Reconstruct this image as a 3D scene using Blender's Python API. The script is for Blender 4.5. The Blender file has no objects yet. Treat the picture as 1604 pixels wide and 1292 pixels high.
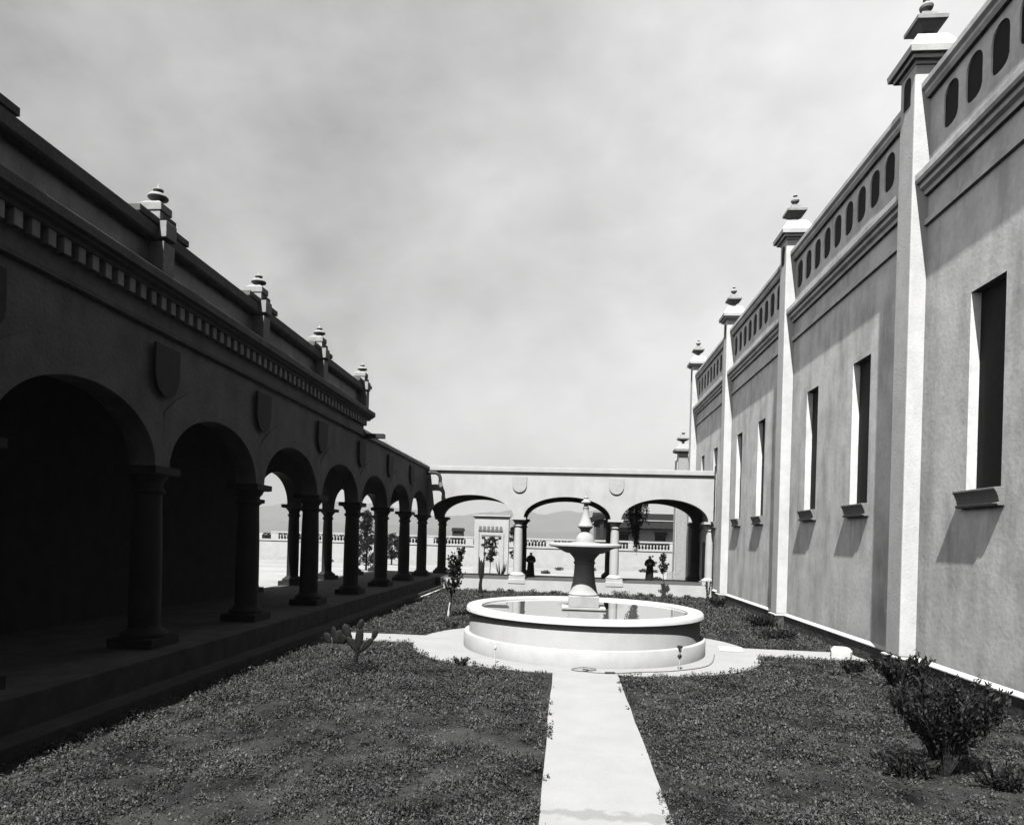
import bpy, math, random
import numpy as np
from mathutils import Vector, Matrix
random.seed(7); RNG = np.random.default_rng(11)
scene = bpy.context.scene
C = scene.collection
R = math.radians

# ---------------------------------------------------------------- camera
CAM_F, CAM_H, ROLL = 1050.0, 3.3, 0.028            # focal length in pixels of the 1604 px wide photograph
YAW = math.atan(84 / CAM_F / math.cos(ROLL))
PY = 845 - CAM_F * math.sin(ROLL) * math.tan(YAW)
cam_d = bpy.data.cameras.new('camera'); cam = bpy.data.objects.new('camera', cam_d); C.objects.link(cam)
fwd = Vector((-math.sin(YAW), math.cos(YAW), 0)); r0 = Vector((math.cos(YAW), math.sin(YAW), 0)); u0 = Vector((0, 0, 1))
rt = r0 * math.cos(ROLL) + u0 * math.sin(ROLL); up = -r0 * math.sin(ROLL) + u0 * math.cos(ROLL)
m = Matrix((rt, up, -fwd)).transposed().to_4x4(); m.translation = (0, 0, CAM_H)
cam.matrix_world = m
cam_d.sensor_width = 36.0; cam_d.lens = 36.0 * CAM_F / 1604
cam_d.shift_y = (PY - 646) / 1604
cam_d.clip_start = 0.1; cam_d.clip_end = 20000
scene.camera = cam

# ---------------------------------------------------------------- sun and sky
SUN = Vector((0.218, 1.0, -1.60)).normalized()      # direction the light travels
elev = math.asin(-SUN.z); azim = math.atan2(-SUN.x, -SUN.y)
sl = bpy.data.lights.new('sun', 'SUN'); sl.energy = 5.0; sl.angle = R(0.5); sl.color = (1, 0.995, 0.985)
so = bpy.data.objects.new('sun', sl); C.objects.link(so)
so.rotation_euler = SUN.to_track_quat('-Z', 'Y').to_euler(); so.location = (-20, -40, 60)
world = bpy.data.worlds.new('World'); scene.world = world; world.use_nodes = True
nt = world.node_tree; nt.nodes.clear(); N = nt.nodes.new; L = nt.links.new
def wm(op, a, b=None, c=None):
    n = N('ShaderNodeMath'); n.operation = op
    for i, v in enumerate((a, b, c)):
        if v is None: continue
        if isinstance(v, (int, float)): n.inputs[i].default_value = v
        else: L(v, n.inputs[i])
    return n.outputs[0]
sky = N('ShaderNodeTexSky'); sky.sky_type = 'NISHITA'; sky.sun_disc = False
sky.sun_elevation = elev; sky.sun_rotation = azim; sky.air_density = 1.0; sky.dust_density = 1.5
bw = N('ShaderNodeRGBToBW'); L(sky.outputs[0], bw.inputs[0])
tc = N('ShaderNodeTexCoord'); sep = N('ShaderNodeSeparateXYZ'); L(tc.outputs['Generated'], sep.inputs[0])
def wmr(v, a, b, c, d, typ='SMOOTHSTEP'):
    n = N('ShaderNodeMapRange'); n.interpolation_type = typ
    L(v, n.inputs[0])
    for i, k in enumerate((a, b, c, d)): n.inputs[1 + i].default_value = k
    return n.outputs[0]
# bank of thin bright cloud in the northern half of the sky, unseen sky overhead and behind dimmed to cut fill
north = wmr(sep.outputs[1], 0.40, 0.64, 0.0, 1.0)
mp = N('ShaderNodeMapping'); L(tc.outputs['Generated'], mp.inputs[0]); mp.inputs['Scale'].default_value = (1.0, 1.0, 1.5); mp.inputs['Rotation'].default_value = (0.3, 0.35, 0.2)
n1 = N('ShaderNodeTexNoise'); L(mp.outputs[0], n1.inputs[0]); n1.inputs['Scale'].default_value = 2.3; n1.inputs['Detail'].default_value = 7; n1.inputs['Roughness'].default_value = 0.55; n1.inputs['Distortion'].default_value = 0.25
n2 = N('ShaderNodeTexNoise'); L(mp.outputs[0], n2.inputs[0]); n2.inputs['Scale'].default_value = 7.5; n2.inputs['Detail'].default_value = 8; n2.inputs['Roughness'].default_value = 0.6
n3 = N('ShaderNodeTexNoise'); L(mp.outputs[0], n3.inputs[0]); n3.inputs['Scale'].default_value = 1.1; n3.inputs['Detail'].default_value = 3
cl = wm('ADD', wmr(n1.outputs[0], 0.35, 0.65, 0.0, 1.0), wm('MULTIPLY', wm('SUBTRACT', n2.outputs[0], 0.5), 2.2))
cl = wm('ADD', cl, wm('MULTIPLY', wm('SUBTRACT', n3.outputs[0], 0.5), 1.6))
side = wmr(sep.outputs[0], -0.75, 0.55, 0.0, 1.0, 'LINEAR')
low = wmr(sep.outputs[2], 0.0, 0.35, 1.0, 0.0)
CLOUD_BASE, CLOUD_VAR = 1.6, 1.05
clv = wm('ADD', CLOUD_BASE, wm('MULTIPLY', cl, CLOUD_VAR))
clv = wm('ADD', clv, wm('MULTIPLY', side, 4.5))
clv = wm('ADD', clv, wm('MULTIPLY', low, 0.9))
west = wmr(sep.outputs[0], -0.75, 0.05, 1.50, 0.20)   # unseen sky brightened westward as added fill for the right wall, dimmed eastward
skyv = wm('MULTIPLY', bw.outputs[0], west)
mixv = wm('ADD', wm('MULTIPLY', clv, north), wm('MULTIPLY', skyv, wm('SUBTRACT', 1.0, north)))
bgn = N('ShaderNodeBackground'); L(mixv, bgn.inputs[0]); bgn.inputs[1].default_value = 0.1
wo = N('ShaderNodeOutputWorld'); L(bgn.outputs[0], wo.inputs[0])
scene.view_settings.view_transform = 'Standard'; scene.view_settings.look = 'None'
scene.view_settings.exposure = 0.56; scene.view_settings.gamma = 1.0
HAZE = 0.00018
scene.cycles.max_bounces = 6; scene.cycles.volume_bounces = 0; scene.cycles.diffuse_bounces = 0; scene.cycles.glossy_bounces = 3

# ---------------------------------------------------------------- materials (the photograph is black and white)
def leaf_extra(t, g, val, mm, mr):
    return mm('MULTIPLY', val, mr(mm('POWER', g.outputs['Random Per Island'], 1.7), 0.0, 1.0, 0.45, 2.3))
def mat(name, v, rough=0.85, ns=3.0, amp=0.12, bump=0.0, bs=25.0, fine=0.06, stain=0.0, brick=None, spec=0.3, extra=None):
    mt = bpy.data.materials.new(name); mt.use_nodes = True
    t = mt.node_tree; b = t.nodes['Principled BSDF']; nn = t.nodes.new; ll = t.links.new
    g = nn('ShaderNodeNewGeometry')
    a = nn('ShaderNodeTexNoise'); a.inputs['Scale'].default_value = ns; a.inputs['Detail'].default_value = 6; a.inputs['Roughness'].default_value = 0.6
    c = nn('ShaderNodeTexNoise'); c.inputs['Scale'].default_value = bs; c.inputs['Detail'].default_value = 5
    ll(g.outputs['Position'], a.inputs[0]); ll(g.outputs['Position'], c.inputs[0])
    def mm(op, x, y):
        n = nn('ShaderNodeMath'); n.operation = op
        for i, q in enumerate((x, y)):
            if isinstance(q, (int, float)): n.inputs[i].default_value = q
            else: ll(q, n.inputs[i])
        return n.outputs[0]
    def mr(x, p, q, r_, s_):
        n = nn('ShaderNodeMapRange'); ll(x, n.inputs[0])
        for i, k in enumerate((p, q, r_, s_)): n.inputs[1 + i].default_value = k
        return n.outputs[0]
    val = mm('MULTIPLY', mr(a.outputs[0], 0.3, 0.7, v * (1 - amp), v * (1 + amp)), mr(c.outputs[0], 0.25, 0.75, 1 - fine, 1 + fine))
    if stain:
        mpn = nn('ShaderNodeMapping'); ll(g.outputs['Position'], mpn.inputs[0]); mpn.inputs['Scale'].default_value = (1.0, 1.0, 0.25)
        d = nn('ShaderNodeTexNoise'); d.inputs['Scale'].default_value = 1.1; d.inputs['Detail'].default_value = 8; d.inputs['Roughness'].default_value = 0.65
        ll(mpn.outputs[0], d.inputs[0])
        val = mm('MULTIPLY', val, mr(d.outputs[0], 0.45, 0.72, 1.0, 1.0 - stain))
    if extra: val = extra(t, g, val, mm, mr)
    h = mm('ADD', mm('MULTIPLY', a.outputs[0], 0.6), c.outputs[0])
    if brick:
        br = nn('ShaderNodeTexBrick'); mpn = nn('ShaderNodeMapping'); ll(g.outputs['Position'], mpn.inputs[0]); mpn.inputs['Rotation'].default_value = brick[3] if len(brick) > 3 else (0, 0, 0)
        ll(mpn.outputs[0], br.inputs[0]); br.inputs['Scale'].default_value = 1.0
        br.inputs['Brick Width'].default_value = brick[0]; br.inputs['Row Height'].default_value = brick[1]; br.inputs['Mortar Size'].default_value = brick[2]
        br.inputs['Color1'].default_value = (1, 1, 1, 1); br.inputs['Color2'].default_value = (.7, .7, .7, 1); br.inputs['Mortar'].default_value = (.35, .35, .35, 1)
        sb = nn('ShaderNodeRGBToBW'); ll(br.outputs[0], sb.inputs[0]); val = mm('MULTIPLY', val, sb.outputs[0])
        h = mm('ADD', h, mm('MULTIPLY', sb.outputs[0], 1.5))
    cb = nn('ShaderNodeCombineColor')
    for i in range(3): ll(val, cb.inputs[i])
    ll(cb.outputs[0], b.inputs['Base Color'])
    b.inputs['Roughness'].default_value = rough; b.inputs['Specular IOR Level'].default_value = spec
    if bump:
        bn = nn('ShaderNodeBump'); bn.inputs['Strength'].default_value = bump; bn.inputs['Distance'].default_value = 0.03
        ll(h, bn.inputs['Height']); ll(bn.outputs[0], b.inputs['Normal'])
    return mt

def path_extra(t, g, val, mm, mr):
    # an old damp mark across the near end of the walk
    s = t.nodes.new('ShaderNodeSeparateXYZ'); t.links.new(g.outputs['Position'], s.inputs[0])
    nz = t.nodes.new('ShaderNodeTexNoise'); nz.inputs['Scale'].default_value = 3.8; nz.inputs['Detail'].default_value = 6; t.links.new(g.outputs['Position'], nz.inputs[0])
    d = mm('ABSOLUTE', mm('SUBTRACT', mm('ADD', s.outputs[1], mm('MULTIPLY', nz.outputs[0], 0.62)), 8.36), 0)
    return mm('MULTIPLY', val, mr(d, 0.08, 0.15, 0.76, 1.0))
M = {
 'white': mat('white_stucco', .595, ns=1.3, amp=.07, bump=.12, bs=30, fine=.03, stain=.10),
 'wall': mat('weathered_stucco', .88, ns=1.1, amp=.17, bump=.17, bs=8, fine=.08, stain=.42),
 'butt': mat('buttress_stucco', .74, ns=2.2, amp=.09, bump=.2, bs=18, fine=.05, stain=.16),
 'dark': mat('shade_toned_stucco', .26, ns=1.5, amp=.22, bump=.5, bs=14, fine=.10, stain=.35),  # base tone lowered so the left facade carries its shade in the colour
 'shadetrim': mat('shade_toned_trim_stucco', .17, ns=2.5, amp=.25, bump=.5, bs=22, fine=.12, stain=.3),  # trim of the shaded gallery, darkened in the same way
 'panel': mat('parapet_panel_stucco', .66, ns=2.0, amp=.2, bump=.4, bs=20, fine=.1, stain=.3),
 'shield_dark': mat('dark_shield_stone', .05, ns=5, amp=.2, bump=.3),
 'greytrim': mat('grey_trim_plaster', .22, ns=5, amp=.1),
 'cactus': mat('cactus_skin', .015, rough=.6, ns=6, amp=.5, bump=.5, bs=60, fine=.4),
 'drum': mat('worn_whitewash', .58, ns=2, amp=.08, bump=.2, bs=40, fine=.04, stain=.12),
 'basin': mat('whitewashed_basin', .68, ns=2, amp=.06, bump=.2, bs=40, fine=.04, stain=.10),
 'shield': mat('pale_shield_stone', .53, ns=5, amp=.1, bump=.2),
 'colshade': mat('shade_toned_column_plaster', .030, ns=2, amp=.2, bump=.3),  # column plaster blackened to put the gallery's shade into the colour
 'pedestal': mat('grey_cast_stone', .42, ns=6, amp=.18, bump=.4, bs=40),
 'step': mat('shadow_toned_step_cement', .06, ns=2, amp=.3, bump=.4, stain=.3),  # cement tone lowered to stand in for the shadow over the step
 'interior': mat('shaded_interior_plaster', .045, ns=2, amp=.2),  # plaster blackened to hold the shade under the gallery roofs
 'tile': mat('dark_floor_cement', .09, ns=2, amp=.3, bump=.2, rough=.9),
 'kerb': mat('kerb_cement', .55, ns=3, amp=.12, bump=.3),
 'plinth': mat('rough_stone_footing', .10, ns=4, amp=.5, bump=1.0, bs=9, fine=.3, stain=.4),
 'ledge': mat('pale_ledge_cement', .80, ns=3, amp=.06, bump=.3),
 'stone': mat('fountain_stone', .54, ns=3, amp=.10, bump=.15, bs=40, fine=.05, stain=.12),
 'pave': mat('cement_walk', .43, ns=1.1, amp=.07, bump=.25, bs=40, fine=.04, extra=path_extra),
 'sill': mat('sill_cement', .26, ns=6, amp=.12, bump=.2),
 'pane': mat('dark_window_leaf', .014, rough=.6, spec=.1, ns=5, amp=.3),
 'void': mat('recess_shade_black', .012, rough=.9),  # flat black painted in for the shade inside slots and recesses
 'soil': mat('lawn_soil', .036, ns=.9, amp=1.1, bump=.9, bs=30, fine=.3),
 'sand': mat('pale_dry_ground', .40, ns=.25, amp=.16, bump=.4, bs=6, fine=.10),
 'leaf': mat('grass_leaf', .056, rough=.6, ns=.9, amp=.45, fine=.3, bs=45, extra=leaf_extra),
 'dleaf': mat('dark_leaf', .020, rough=.55, ns=8, amp=.3, extra=leaf_extra),
 'mleaf': mat('green_leaf', .060, rough=.5, ns=8, amp=.4),
 'bark': mat('bark', .035, ns=12, amp=.3, bump=.6),
 'lime': mat('limewash', .75, ns=9, amp=.1),
 'metal': mat('dark_metal_pipe', .05, rough=.5, ns=8, amp=.3),
 'gmetal': mat('weathered_pipe', .22, rough=.5, ns=8, amp=.3),
 'cloth': mat('black_habit_cloth', .016, rough=.95, ns=20, amp=.3),
 'skin': mat('skin', .62, rough=.6, ns=20, amp=.05),
 'roof': mat('dark_tile_roof', .012, ns=3, amp=.3, bump=.5),
 'timber': mat('dark_timber', .04, ns=8, amp=.3),
 'hill': mat('hill_scrub', .17, ns=.01, amp=.10, bs=.05, fine=.06),
 'hose': mat('rubber_hose', .30, rough=.6, ns=9, amp=.1),
 'flatroof': mat('flat_roof_deck', .30, ns=1, amp=.1),
}
def water_mat():
    mt = bpy.data.materials.new('still_water'); mt.use_nodes = True; t = mt.node_tree; b = t.nodes['Principled BSDF']
    b.inputs['Base Color'].default_value = (.30, .30, .30, 1); b.inputs['Roughness'].default_value = .006; b.inputs['IOR'].default_value = 2.3
    n = t.nodes.new('ShaderNodeTexNoise'); n.inputs['Scale'].default_value = 2.5; g = t.nodes.new('ShaderNodeNewGeometry'); t.links.new(g.outputs['Position'], n.inputs[0])
    bn = t.nodes.new('ShaderNodeBump'); bn.inputs['Strength'].default_value = .008; bn.inputs['Distance'].default_value = .02
    t.links.new(n.outputs[0], bn.inputs['Height']); t.links.new(bn.outputs[0], b.inputs['Normal'])
    gl = t.nodes.new('ShaderNodeBsdfGlossy'); gl.inputs['Color'].default_value = (.95, .95, .95, 1); gl.inputs['Roughness'].default_value = .004; t.links.new(bn.outputs[0], gl.inputs['Normal'])
    lw = t.nodes.new('ShaderNodeFresnel'); lw.inputs['IOR'].default_value = 3.2
    mx = t.nodes.new('ShaderNodeMixShader'); t.links.new(lw.outputs[0], mx.inputs[0]); t.links.new(b.outputs[0], mx.inputs[1]); t.links.new(gl.outputs[0], mx.inputs[2])
    t.links.new(mx.outputs[0], t.nodes['Material Output'].inputs['Surface'])
    return mt
M['water'] = water_mat()

# ---------------------------------------------------------------- helpers
class MB:
    def __init__(s): s.v = []; s.f = []
    def add(s, vs, fs):
        n = len(s.v); s.v += [tuple(p) for p in vs]; s.f += [tuple(i + n for i in f) for f in fs]; return s
    def box(s, x0, x1, y0, y1, z0, z1):
        return s.add([(x0,y0,z0),(x1,y0,z0),(x1,y1,z0),(x0,y1,z0),(x0,y0,z1),(x1,y0,z1),(x1,y1,z1),(x0,y1,z1)],
                     [(0,3,2,1),(4,5,6,7),(0,1,5,4),(1,2,6,5),(2,3,7,6),(3,0,4,7)])
    def frustum(s, cx, cy, z0, z1, ax, ay, bx, by):
        return s.add([(cx-ax,cy-ay,z0),(cx+ax,cy-ay,z0),(cx+ax,cy+ay,z0),(cx-ax,cy+ay,z0),(cx-bx,cy-by,z1),(cx+bx,cy-by,z1),(cx+bx,cy+by,z1),(cx-bx,cy+by,z1)],
                     [(0,3,2,1),(4,5,6,7),(0,1,5,4),(1,2,6,5),(2,3,7,6),(3,0,4,7)])
    def sqstack(s, cx, cy, prof):                      # prof: (z, half width)
        vs = []; fs = []
        for z, h in prof: vs += [(cx-h,cy-h,z),(cx+h,cy-h,z),(cx+h,cy+h,z),(cx-h,cy+h,z)]
        for i in range(len(prof)-1):
            for k in range(4): fs.append((4*i+k, 4*i+(k+1)%4, 4*i+4+(k+1)%4, 4*i+4+k))
        fs.append((3,2,1,0)); n = 4*(len(prof)-1); fs.append((n,n+1,n+2,n+3))
        return s.add(vs, fs)
    def lathe(s, cx, cy, prof, n=24, cap=True, sx=1, sy=1):
        vs = []; fs = []
        for r, z in prof:
            for k in range(n):
                a = 2*math.pi*k/n; vs.append((cx+sx*r*math.cos(a), cy+sy*r*math.sin(a), z))
        for i in range(len(prof)-1):
            for k in range(n): fs.append((i*n+k, i*n+(k+1)%n, (i+1)*n+(k+1)%n, (i+1)*n+k))
        if cap:
            fs.append(tuple(range(n-1,-1,-1))); b = (len(prof)-1)*n; fs.append(tuple(range(b, b+n)))
        return s.add(vs, fs)
    def prism_y(s, pts, y0, y1):                       # polygon in XZ drawn along Y
        n = len(pts); return s.add([(x,y0,z) for x,z in pts] + [(x,y1,z) for x,z in pts],
            [tuple(range(n)), tuple(range(2*n-1,n-1,-1))] + [(i,n+i,n+(i+1)%n,(i+1)%n) for i in range(n)])
    def prism_x(s, pts, x0, x1):                       # polygon in YZ drawn along X
        n = len(pts); return s.add([(x0,y,z) for y,z in pts] + [(x1,y,z) for y,z in pts],
            [tuple(range(n)), tuple(range(2*n-1,n-1,-1))] + [(i,n+i,n+(i+1)%n,(i+1)%n) for i in range(n)])
    def prism_z(s, pts, z0, z1):
        n = len(pts); return s.add([(x,y,z0) for x,y in pts] + [(x,y,z1) for x,y in pts],
            [tuple(range(n-1,-1,-1)), tuple(range(n,2*n))] + [(i,(i+1)%n,n+(i+1)%n,n+i) for i in range(n)])
    def tube(s, pts, rad, n=8):
        pts = [Vector(p) for p in pts]
        if isinstance(rad, (int, float)): rad = [rad]*len(pts)
        vs = []; fs = []; ref = Vector((0.13, 0.31, 0.94))
        for i, p in enumerate(pts):
            t = (pts[min(i+1,len(pts)-1)] - pts[max(i-1,0)]).normalized()
            a = t.cross(ref)
            if a.length < .15: a = t.cross(Vector((1,0,0)))
            a.normalize(); b = t.cross(a)
            for k in range(n):
                w = 2*math.pi*k/n; vs.append(p + (a*math.cos(w) + b*math.sin(w))*rad[i])
        for i in range(len(pts)-1):
            for k in range(n): fs.append((i*n+k, i*n+(k+1)%n, (i+1)*n+(k+1)%n, (i+1)*n+k))
        fs.append(tuple(range(n-1,-1,-1))); q = (len(pts)-1)*n; fs.append(tuple(range(q,q+n)))
        return s.add(vs, fs)
    def rings(s, secs, n=20):                          # secs: (cx, cy, z, rx, ry)
        vs = []; fs = []
        for cx, cy, z, rx, ry in secs:
            for k in range(n):
                a = 2*math.pi*k/n; vs.append((cx+rx*math.cos(a), cy+ry*math.sin(a), z))
        for i in range(len(secs)-1):
            for k in range(n): fs.append((i*n+k, i*n+(k+1)%n, (i+1)*n+(k+1)%n, (i+1)*n+k))
        fs.append(tuple(range(n-1,-1,-1))); b = (len(secs)-1)*n; fs.append(tuple(range(b,b+n)))
        return s.add(vs, fs)

def base_of(p):
    o = Vector((0,0,0))
    while p is not None: o += p.location; p = p.parent
    return o
def obj(name, mb, m_, parent=None, bevel=0.0, smooth=False, origin=None):
    me = bpy.data.meshes.new(name)
    off = base_of(parent) if parent else Vector(origin or (0,0,0))
    me.from_pydata([(v[0]-off.x, v[1]-off.y, v[2]-off.z) for v in mb.v], [], mb.f); me.update()
    me.materials.append(M[m_] if isinstance(m_, str) else m_)
    o = bpy.data.objects.new(name, me); C.objects.link(o)
    if parent: o.parent = parent
    else: o.location = off
    if bevel:
        b = o.modifiers.new('bevel', 'BEVEL'); b.width = bevel; b.segments = 2; b.limit_method = 'ANGLE'; b.angle_limit = R(40)
    if smooth:
        me.polygons.foreach_set('use_smooth', [True]*len(me.polygons))
        if smooth != 'all':
            try: me.set_sharp_from_angle(angle=R(38))
            except Exception: pass
    return o
def tag(o, label=None, cat=None, group=None, kind=None):
    if label: o['label'] = label
    if cat: o['category'] = cat
    if group: o['group'] = group
    if kind: o['kind'] = kind
    return o
def thing(name, label, cat, loc=(0,0,0), group=None):
    o = bpy.data.objects.new(name, None); C.objects.link(o); o.location = loc; o.empty_display_size = .3
    return tag(o, label, cat, group)
def copy_tree(o, parent=None):
    c = o.copy(); C.objects.link(c); c.parent = parent
    for ch in list(o.children): copy_tree(ch, c)
    return c
def big_mesh(name, V, F, m_, smooth=False, loc=(0,0,0)):   # numpy quads / tris
    me = bpy.data.meshes.new(name); V = V - np.array(loc)
    k = F.shape[1]
    me.vertices.add(len(V)); me.vertices.foreach_set('co', V.astype(np.float32).ravel())
    me.loops.add(F.size); me.loops.foreach_set('vertex_index', F.astype(np.int32).ravel())
    me.polygons.add(len(F)); me.polygons.foreach_set('loop_start', np.arange(0, F.size, k, dtype=np.int32))
    me.update(calc_edges=True); me.materials.append(M[m_])
    if smooth: me.polygons.foreach_set('use_smooth', [True]*len(F))
    o = bpy.data.objects.new(name, me); C.objects.link(o); o.location = loc
    return o

# ---------------------------------------------------------------- ground, lawn, walks, hills
tag(obj('ground', MB().add([(-6000,-300,-.004),(6000,-300,-.004),(6000,6000,-.004),(-6000,6000,-.004)], [(0,1,2,3)]), 'sand'), kind='structure')
tag(obj('lawn_soil', MB().add([(-7.6,-2,0),(8.92,-2,0),(8.92,41.5,0),(-7.6,41.5,0)], [(0,1,2,3)]), 'soil'), kind='structure')
FX, FY = .6, 20.85
def rough_edge(pts, amp=.03, step=.25):
    out = []
    for i, p in enumerate(pts):
        q = pts[(i+1) % len(pts)]; d = math.dist(p, q); n = max(1, int(d/step))
        for k in range(n):
            t = k/n; out.append((p[0]+(q[0]-p[0])*t+random.uniform(-amp,amp), p[1]+(q[1]-p[1])*t+random.uniform(-amp,amp)))
    return out
obj_path = obj('path', MB().prism_z(rough_edge([(-.22,-2),(1.35,-2),(1.36,16.9),(-.23,16.9)], .015, .9), -.05, .030), 'pave'); tag(obj_path, kind='structure')
tag(obj('path', MB().prism_z(rough_edge([(-7.55,20.35),(-4.3,20.35),(-4.3,21.8),(-7.55,21.8)], .02), -.05, .026), 'pave'), kind='structure')
tag(obj('path', MB().prism_z(rough_edge([(5.5,20.4),(8.85,20.3),(8.85,21.6),(5.5,21.75)], .02), -.05, .026), 'pave'), kind='structure')
pv = [(FX + 5.15*math.copysign(abs(math.cos(a))**.8, math.cos(a)), FY + 4.3*math.copysign(abs(math.sin(a))**.85, math.sin(a))) for a in [2*math.pi*k/96 for k in range(96)]]
tag(obj('fountain_pavement', MB().prism_z(pv, -.05, .034), 'pave', bevel=.01), kind='structure')
def on_pave(x, y):
    return ((x > -.22) & (x < 1.35) & (y < 17.2)) | ((y > 20.36) & (y < 21.78) & (x < -4)) | ((y > 20.36) & (y < 21.66) & (x > 5)) | ((np.abs((x-FX)/5.15)**2.3 + np.abs((y-FY)/4.3)**2.3) < 1)
def vnoise(x, y, s, seed):
    r = np.random.default_rng(seed); g = r.random((128,128)); X = (x*s) % 127; Y = (y*s) % 127
    i = X.astype(int); j = Y.astype(int); u = X-i; v = Y-j; u = u*u*(3-2*u); v = v*v*(3-2*v); i1 = (i+1) % 128; j1 = (j+1) % 128
    return g[i,j]*(1-u)*(1-v)+g[i1,j]*u*(1-v)+g[i,j1]*(1-u)*v+g[i1,j1]*u*v
def ground_cover():
    Vs = []
    # leaves fall off in number and grow in size with distance from the viewpoint
    for (ya, yb, dens, sz) in ((6,8.5,3600,.034),(8.5,12,2500,.039),(12,17,1400,.048),(17,24,650,.064),(24,33,340,.082),(33,41.4,200,.10)):
        n = int((yb-ya)*16.4*dens); x = RNG.uniform(-7.52,8.85,n); y = RNG.uniform(ya,yb,n)
        keepview = (x > -.86*y-.6) & (x < .70*y+.8); x = x[keepview]; y = y[keepview]
        cl = vnoise(x+20,y,1.1,1)*.40+vnoise(x+20,y,3.7,2)*.35+vnoise(x+20,y,9,3)*.35
        k = (RNG.random(len(x)) < np.clip((cl-.40+.10*vnoise(x+60,y,.5,7)-.05)*5.0,.07,1)); x = x[k]; y = y[k]; cl = cl[k]
        jx = RNG.normal(0,.035,len(x)); jy = RNG.normal(0,.035,len(x))
        k = (~on_pave(x+jx, y+jy) & ~on_pave(x-jx*.5, y)) | (on_pave(x, y) & ~on_pave(x+.09*np.sign(x-.56)*(vnoise(x+40,y,2.3,9) > .62), y-.10*(y > 16)*(vnoise(x+40,y,1.7,12) > .6)+.0)); x = x[k]; y = y[k]; cl = cl[k]
        h = .008+RNG.random(len(x))**1.2*(.035+.34*np.clip(cl-.42,0,1))
        s = sz*RNG.uniform(.5,1.4,len(x)); a = RNG.uniform(0,2*np.pi,len(x)); tilt = RNG.normal(.5,.55,len(x))
        ux, uy = np.cos(a), np.sin(a); w = s*RNG.uniform(.30,.75,len(x))
        c = np.stack([x,y,h],1)
        du = np.stack([ux*np.cos(tilt), uy*np.cos(tilt), np.sin(tilt)],1)*s[:,None]
        dw = np.stack([-uy,ux,RNG.normal(0,.35,len(x))],1)*w[:,None]
        Vs.append(np.stack([c-du*.5, c+dw*.5, c+du*.6, c-dw*.5],1))
    V = np.concatenate(Vs); n = len(V); F = np.arange(n*4).reshape(n,4)
    V = V.reshape(-1,3); V[:,2] = np.maximum(V[:,2], .003)
    return big_mesh('grass', V, F, 'leaf')
g = ground_cover(); tag(g, 'low ragged clover and grass covering the courtyard beds', 'grass', kind='stuff')

def hills(name, y0, dep, hf, seed, xr):
    nx, ny = 220, 26; r = np.random.default_rng(seed); xs = np.linspace(-xr,xr,nx)
    V = []
    for j in range(ny):
        t = j/(ny-1); e = math.sin(min(t*1.25,1)*math.pi*.5)**1.2 * (1 if t < .8 else 1-(t-.8)*4*.9)
        for i, x in enumerate(xs):
            px = np.array([x]); py = np.array([y0+dep*t])
            nz = .35*vnoise(px+9999,py,.004,seed)[0]+.18*vnoise(px+9999,py,.011,seed+1)[0]+.08*vnoise(px+9999,py,.03,seed+2)[0]
            V.append((x, y0+dep*t, max(-2, e*hf(x)*(.62+nz))-3*(1-e)))
    F = [(j*nx+i, j*nx+i+1, (j+1)*nx+i+1, (j+1)*nx+i) for j in range(ny-1) for i in range(nx-1)]
    tag(big_mesh(name, np.array(V,float), np.array(F), 'hill', smooth=True), kind='structure')
hills('mountains', 2300, 900, lambda x: 118+22*math.exp(-((x+900)/260)**2)+14*math.sin(x/170+1.2)+26*abs(math.sin(x/143+.5))+14*abs(math.sin(x/53+2))-22, 21, 3800)
hills('hills', 1300, 400, lambda x: 30+10*math.sin(x/120), 33, 2400)

# ---------------------------------------------------------------- arcades
ZF, ZS, ZC = .75, 4.62, 5.98           # floor, springing and crown heights
def ell(u, a, b): return b*math.sqrt(max(0, 1-(u/a)**2))
def arcade_mesh(axis, plane0, plane1, bays, zt, z0=ZS, crown=ZC, ns=28):
    """wall standing on arches; bays = [(start, end, left clear edge, right clear edge)] along the axis"""
    mb = MB()
    def P(t, w, z): return (t, w, z) if axis == 'x' else (w, t, z)
    for s, e, a, b in bays:
        mid = (a+b)/2; A = (b-a)/2; H = crown-z0
        st = [(s, z0)] if s < a-1e-6 else []
        st += [(mid-A*math.cos(math.pi*k/ns), z0+H*math.sin(math.pi*k/ns)) for k in range(ns+1)]
        if e > b+1e-6: st.append((e, z0))
        n = len(st); vs = []
        for w in (plane0, plane1):
            for t, z in st: vs.append(P(t,w,z))
            for t, z in st: vs.append(P(t,w,zt))
        fs = []
        for i in range(n-1):
            fs.append((i,i+1,n+i+1,n+i)); fs.append((2*n+i+1,2*n+i,3*n+i,3*n+i+1)); fs.append((i+1,i,2*n+i,2*n+i+1))
            fs.append((n+i,n+i+1,3*n+i+1,3*n+i))
        if True:
            fs.append((0,n,3*n,2*n)); fs.append((n-1,2*n-1,4*n-1,3*n-1)[::-1])
        mb.add(vs, fs)
    return mb
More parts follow.
